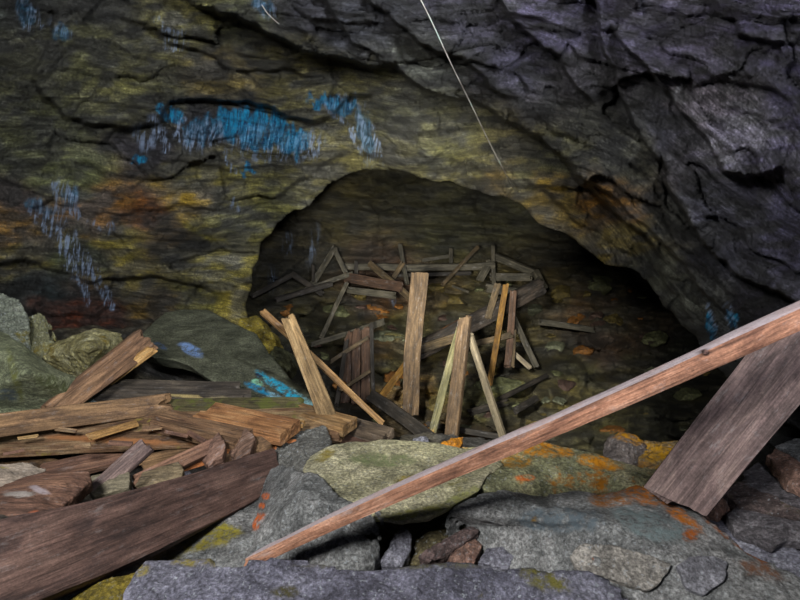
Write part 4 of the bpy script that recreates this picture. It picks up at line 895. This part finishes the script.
# --- chamber timbers: (name, a, b, width px, thickness, material, label, options)
CT = [
 ('upright_plank', (420, 273, 4.5), (409, 414, 4.4), 17, .035, mat_wood(lin(44, 33, 22), lin(72, 56, 38), lin(98, 78, 54)), 'tallest upright plank standing in the chamber', dict(jag=(.01, .02), taper=(1.05, .95))),
 ('square_post', (466, 319, 4.0), (451, 440, 3.8), 13, .06, mat_wood(lin(50, 39, 28), lin(80, 63, 45), lin(104, 84, 62)), 'square post, thickest of the three leaning together in the middle', dict(roll=20)),
 ('thin_post', (462, 322, 4.15), (428, 450, 3.75), 8, .035, mat_wood(lin(64, 62, 42), lin(92, 88, 60), lin(112, 106, 78)), 'greenish thin post with golden foot, left of the three leaning together', dict(spots=[(431, 440, 6, 12, 0, (196, 140, 30))])),
 ('thin_post', (469, 334, 4.05), (504, 440, 3.9), 7, .04, mat_wood(lin(70, 64, 50), lin(104, 94, 76), lin(128, 116, 96)), 'pale thin post, right of the three leaning together', dict(roll=25)),
 ('charred_beam', (413, 352, 5.3), (541, 287, 6.0), 17, .10, mat_wood(lin(24, 21, 19), lin(46, 40, 35), lin(70, 60, 52), pale=.25), 'heavy dark beam slanting up right behind the three posts', dict(spots=[(450, 322, 26, 3, -28, (150, 96, 50))], roll=12)),  # long orange spot paints the light along its upper edge
 ('pale_board', (412, 352, 5.1), (470, 334, 5.3), 9, .03, W_CH, 'pale board alongside the lower end of the dark beam', {}),
 ('golden_lath', (506, 284, 5.3), (489, 384, 5.0), 6, .03, W_YEL, 'golden lath standing right of the three leaning posts', {}),
 ('stake', (513, 292, 5.4), (507, 366, 5.2), 7, .04, W_CHR, 'reddish stake crossing the dark beam', {}),
 ('stake', (498, 284, 5.7), (488, 318, 5.6), 7, .03, W_CH, 'short pale stake head poking above the dark beam', {}),
 ('crossbar', (470, 345, 5.2), (513, 334, 5.2), 6, .03, W_CH, 'short crossbar between posts below the dark beam', {}),
 ('fallen_batten', (512, 312, 5.8), (536, 366, 5.5), 6, .03, W_CHG, 'grey-green batten sloping down right of the reddish stake', {}),
 ('fallen_batten', (508, 348, 5.4), (530, 368, 5.3), 5, .03, mat_wood(lin(92, 82, 66), lin(130, 118, 98), lin(150, 140, 120)), 'curved pale splinter near the foot of the reddish stake', {}),
 ('small_post', (514, 330, 5.3), (512, 366, 5.2), 4, .03, W_CH, 'tiny post at the right end of the crossbar', {}),
 ('frame_rail', (496, 257, 7.6), (538, 274, 7.4), 7, .08, W_CHG, 'upper rail of the grey collapsed frame at far right', dict(roll=20)),
 ('frame_rail', (492, 277, 7.5), (531, 277, 7.3), 8, .08, W_CHG, 'lower rail of the grey collapsed frame at far right', {}),
 ('frame_post', (493, 246, 7.5), (494, 292, 7.3), 4, .05, W_CHG, 'thin post standing in the grey collapsed frame', {}),
 ('frame_brace', (490, 262, 7.4), (480, 280, 7.3), 8, .05, W_CHG, 'short brace at the left of the grey collapsed frame', {}),
 ('frame_brace', (536, 272, 7.3), (544, 288, 7.0), 8, .06, W_CHG, 'short knee piece at the right end of the collapsed frame', {}),
 ('frame_board', (487, 288, 7.2), (526, 294, 7.0), 9, .05, W_CHG, 'flat grey board beneath the collapsed frame', {}),
 ('frame_board', (512, 300, 6.6), (540, 280, 6.9), 8, .05, W_CHG, 'slanting grey board at right under the collapsed frame', {}),
 ('far_beam', (345, 268, 7.5), (494, 266, 7.4), 7, .10, W_CHG, 'long level beam lying at the back of the chamber', {}),
 ('far_beam', (396, 276, 7.5), (470, 274, 7.5), 4, .05, W_CHD, 'dark level beam just below the long one at the back', {}),
 ('far_lath', (478, 247, 7.4), (443, 284, 7.1), 4, .04, W_CH, 'thin pole tilted across the long back beam', {}),
 ('far_post', (400, 245, 7.4), (407, 283, 7.2), 4.5, .05, W_CHG, 'thin grey post standing left of the tall upright plank', {}),
 ('far_batten', (370, 264, 6.9), (412, 299, 6.4), 7, .05, W_CH, 'batten sloping down to the tall upright plank', {}),
 ('far_batten', (403, 263, 7.2), (391, 282, 7.1), 5, .04, W_CH, 'short batten crossing behind the thin grey post', {}),
 ('far_board', (424, 260, 8.0), (452, 256, 8.0), 4, .04, W_CHG, 'small grey board resting on the long back beam', {}),
 ('far_stake', (451, 250, 7.9), (451, 265, 7.8), 4, .04, W_CHG, 'tiny stake at the end of the small grey board', {}),
 ('rafter', (334, 248, 7.2), (311, 286, 6.8), 6, .05, W_CHG, 'left leg of the inverted V of timbers', {}),
 ('rafter', (334, 249, 7.2), (346, 274, 7.1), 5, .04, W_CHG, 'right leg of the inverted V of timbers', {}),
 ('shadowed_pole', (252, 297, 6.3), (293, 275, 6.7), 5, .05, W_CHD, 'dark pole rising from the left rim of the arch', {}),
 ('shadowed_pole', (292, 274, 6.7), (322, 294, 6.5), 6, .05, W_CHD, 'dark pole sloping down right from the first dark pole', {}),
 ('far_stake', (313, 266, 6.9), (313, 282, 6.8), 3, .03, W_CHD, 'tiny dark stake between the dark pole and inverted V', {}),
 ('far_stake', (356, 262, 7.4), (356, 274, 7.4), 4, .03, W_CHD, 'tiny stake right of the inverted V', {}),
 ('grey_lath', (347, 284, 6.2), (321, 338, 5.7), 4.5, .03, W_CHG, 'grey lath slanting down left in mid chamber', {}),
 ('flat_board', (345, 278, 6.8), (402, 286, 6.4), 10, .04, W_CHR, 'reddish flat board below the sloping batten', {}),
 ('flat_board', (348, 290, 6.5), (396, 296, 6.2), 7, .04, W_CHG, 'greyish flat board under the reddish flat board', {}),
 ('long_pole', (300, 292, 6.6), (352, 274, 6.8), 5, .06, W_CHG, 'grey pole lying left to right near the inverted V', dict(bow=.05)),
 ('log', (276, 300, 6.3), (330, 284, 6.5), 6, .09, W_CHD, 'dark log lying in the shade near the left rim', dict(round_=.5)),
 ('panel_board', (349, 336, 5.0), (345, 402, 4.7), 9, .03, W_CHR, 'left board of the broken upright panel', dict(jag=(.05, .02))),
 ('panel_board', (357, 331, 4.95), (355, 402, 4.65), 9, .03, W_CHR, 'middle board of the broken upright panel', dict(jag=(.05, .02))),
 ('panel_board', (366, 329, 4.95), (365, 402, 4.65), 9, .03, W_CHR, 'right board of the broken upright panel', dict(jag=(.05, .02))),
 ('dark_stake', (371, 323, 4.9), (374, 394, 4.6), 4, .03, W_CHD, 'dark stake along the right side of the upright panel', {}),
 ('dark_stake', (346, 340, 4.85), (336, 404, 4.5), 4.5, .03, W_CHD, 'dark stake along the left side of the upright panel', {}),
 ('nailed_lath', (330, 362, 4.75), (369, 337, 4.8), 4, .02, W_CH, 'upper lath across the broken upright panel', {}),
 ('nailed_lath', (340, 391, 4.5), (369, 372, 4.6), 3.5, .02, W_CH, 'lower lath across the broken upright panel', {}),
 ('pale_splinter', (312, 344, 5.4), (346, 334, 5.3), 5, .03, W_CHG, 'flat pale splinter left of the upright panel', {}),
 ('pale_splinter', (346, 336, 5.3), (384, 322, 5.6), 7, .03, W_CHG, 'broken board end on top of the upright panel', {}),
 ('golden_batten', (409, 360, 4.75), (380, 400, 4.4), 7, .035, W_YEL, 'golden batten leaning against the tall upright plank', {}),
 ('black_beam', (371, 396, 4.3), (432, 440, 3.7), 13, .06, W_CHD, 'black beam sloping down toward the pale green slab', {}),
 ('black_beam', (430, 424, 4.3), (500, 436, 4.0), 6, .05, W_CHD, 'black rotten timber lying between the posts feet', {}),
 ('lowest_lath', (382, 424, 3.8), (410, 445, 3.4), 4, .03, W_CH, 'short lath beside the lower end of the black beam', {}),
 ('black_pole', (500, 400, 4.8), (546, 376, 5.3), 5, .05, W_CHD, 'thin black pole lying on the slab right of the posts', {}),
 ('black_pole', (470, 412, 4.5), (506, 402, 4.7), 7, .06, W_CHD, 'black pole behind the foot of the pale thin post', {}),
 ('broken_bit', (516, 410, 4.5), (536, 398, 4.7), 7, .05, W_CHD, 'short black lump of wood right of the pale thin post', {}),
 ('far_batten', (452, 286, 7.2), (468, 292, 7.0), 2.5, .02, W_CHG, 'hair-thin lath on the slope beneath the tilted pole', {}),
 ('sleeper', (540, 322, 6.6), (594, 330, 6.6), 6, .06, W_CHG, 'half-buried grey board on the slope at right', {}),
]
for i, (nm, a, b, wp, t, m, lab, kw) in enumerate(CT):
    W(nm, a, b, wp, t, m, lab, 'timber', seed=200 + i, **kw)

# --- fallen stones in the chamber
def loose(name, px, py, wpx, hpx, mat, label, seed, group=None, flat=.5, dd=0.0):
    d = float(ch_depth(np.array([float(px)]), np.array([float(py)]))[0]) - 0.02 - dd
    rs = np.random.RandomState(seed); n = 8
    ol = []
    for k in range(n):
        a = 2 * math.pi * k / n + rs.uniform(-.25, .25); r = rs.uniform(.8, 1.1)
        ol.append((px + wpx / 2 * r * math.cos(a), py - hpx / 2 * r * math.sin(a), d + (0.10 if math.sin(a) > 0 else -0.04)))
    s = wpx * d / F
    return rock(name, ol, label, mat, mode='d', ext=(0, s * .5, -s * flat * .7), centre=(px, py, d - s * .18), seed=seed, group=group, vox=max(s / 22, .006), amp=1.2)
M_C = [mat_rock(lin(58, 60, 40), lin(88, 90, 60), lin(112, 112, 80), lichen=lin(110, 90, 30), lth=.62, speck=.15),
       mat_rock(lin(84, 52, 22), lin(120, 78, 30), lin(140, 98, 46), speck=.1),
       mat_rock(lin(66, 68, 52), lin(100, 102, 80), lin(124, 126, 104), speck=.3),
       mat_rock(lin(60, 52, 28), lin(92, 80, 40), lin(112, 98, 54), lichen=lin(140, 100, 20), lth=.6, speck=.1),
       mat_rock(lin(50, 38, 34), lin(76, 58, 50), lin(92, 74, 66), speck=.1)]
NAMED = [(536, 308, 18, 10, 2, 'small pale stone right of the dark slanting beam'), (600, 283, 34, 20, 0, 'greenish boulder far up the slope at right'), (560, 292, 24, 16, 3, 'yellow stone behind the small pale stone'),
         (578, 322, 26, 18, 1, 'rust-orange boulder on the slope at right'), (612, 322, 28, 18, 3, 'yellow-brown boulder right of the rust-orange one'), (556, 346, 22, 14, 2, 'grey-green boulder below the rust-orange one'),
         (656, 338, 26, 16, 0, 'pale lump at the far right of the chamber slope'), (500, 385, 60, 20, 0, 'flat olive slab behind the pale thin post'), (400, 384, 34, 34, 1, 'big yellow-orange rock behind the golden batten'),
         (385, 338, 40, 18, 2, 'pale green rock right of the upright panel'), (450, 300, 46, 14, 3, 'ochre ledge stone behind the middle posts'), (440, 404, 28, 20, 3, 'ochre stone between the tall plank and the posts'),
         (560, 385, 34, 14, 4, 'dark rock beyond the thin black pole'), (375, 308, 36, 14, 1, 'rusty flat rock in mid chamber'), (332, 312, 38, 16, 0, 'olive rock behind the golden leaning plank'), (548, 420, 50, 22, 3, 'ochre boulder behind the long rail')]
for k, (px, py, a, b, mi, lab) in enumerate(NAMED):
    loose('fallen_rock' if a > 24 else 'stone', px, py, a, b, M_C[mi], lab, 400 + k)
rs = np.random.RandomState(5)
placed = []
k = 0
while len(placed) < 70 and k < 4000:
    k += 1
    px = rs.uniform(275, 720); py = rs.uniform(282, 440)
    if px > 470 + (py - 170) * 1.5 + 80: continue
    sz = rs.uniform(10, 26) * (0.7 + (py - 280) / 250)
    if any(abs(px - q[0]) < (sz + q[2]) * .45 and abs(py - q[1]) < (sz + q[2]) * .3 for q in placed): continue
    placed.append((px, py, sz))
    loose('loose_stone', px, py, sz, sz * rs.uniform(.32, .6), M_C[(mi := rs.randint(5))], 'small %s stone lying loose in the rubble of the chamber floor' % ('olive green', 'rust orange', 'grey green', 'ochre', 'dark brown')[mi], 500 + k, '%s stones on the chamber floor' % ('olive green', 'rust orange', 'grey green', 'ochre', 'dark brown')[mi])

# --- pebbles on the ledge gaps
k = 0; n = 0
while n < 40 and k < 900:
    k += 1
    px = rs.uniform(0, 800); py = rs.uniform(430, 590); z = rs.uniform(.03, .08)
    if 130 < px < 700 and py > 560: continue
    p = G(px, py, z); s = rs.uniform(10, 22)
    d = DZ(py, z); ol = []
    zz = float(ledge_z(np.array([p[0]]), np.array([p[1]]))[0])
    for q in range(7):
        a = 2 * math.pi * q / 7 + rs.uniform(-.3, .3); r = rs.uniform(.75, 1.1)
        ol.append((px + s / 2 * r * math.cos(a), py - s / 3 * r * math.sin(a), zz + .03))
    if DZ(py, zz) <= 0: continue
    rock('pebble', ol, 'small %s broken stone in the gaps between the ledge boulders and boards' % ('grey', 'bluish grey', 'reddish', 'yellowish')[n % 4], [GREY, GREYV, REDR, OCHRE][n % 4], thick=.05, seed=900 + k, group='small %s stones on the ledge' % ('grey', 'bluish grey', 'reddish', 'yellowish')[n % 4], vox=.006)
    n += 1

# --- wire hanging from the roof
def wire(name, pts, r, mat, label, cat):
    cu = bpy.data.curves.new(name, 'CURVE'); cu.dimensions = '3D'; cu.bevel_depth = r; cu.bevel_resolution = 3
    sp = cu.splines.new('NURBS'); sp.points.add(len(pts) - 1); sp.use_endpoint_u = True; sp.order_u = 3
    for q, p in zip(sp.points, pts): q.co = (*p, 1)
    o = bpy.data.objects.new(name, cu); SC.collection.objects.link(o)
    me = bpy.data.meshes.new_from_object(o.evaluated_get(DG())); bpy.data.objects.remove(o)
    for p in me.polygons: p.use_smooth = True
    return tag(link(name, me, mat), label, cat)
t = NT('old_wire'); t.b.inputs['Roughness'].default_value = .5
t.l(t.ramp(t.noise(t.n('ShaderNodeTexCoord').outputs['Object'], 9, 4), [(.4, lin(80, 74, 70)), (.55, lin(120, 116, 110)), (.7, lin(110, 140, 132))]), t.b.inputs['Base Color'])
wp = [(405, -30, 1.9), (421, 0, 1.95), (433, 24, 2.0), (450, 62, 2.1), (470, 102, 2.3), (488, 140, 2.6), (500, 163, 2.85), (512, 186, 3.3), (517, 192, 4.0)]
wire('hanging_wire', [P(*q) for q in wp], .0022, t.m, 'thin pale wire hanging from the roof down to the arch', 'wire')
wire('thin_root', [P(*q) for q in [(262, 5, 2.55), (266, 12, 2.56), (272, 18, 2.57), (279, 24, 2.6)]], .0018, t.m, 'short pale thread dangling from the roof near the top edge', 'thread')
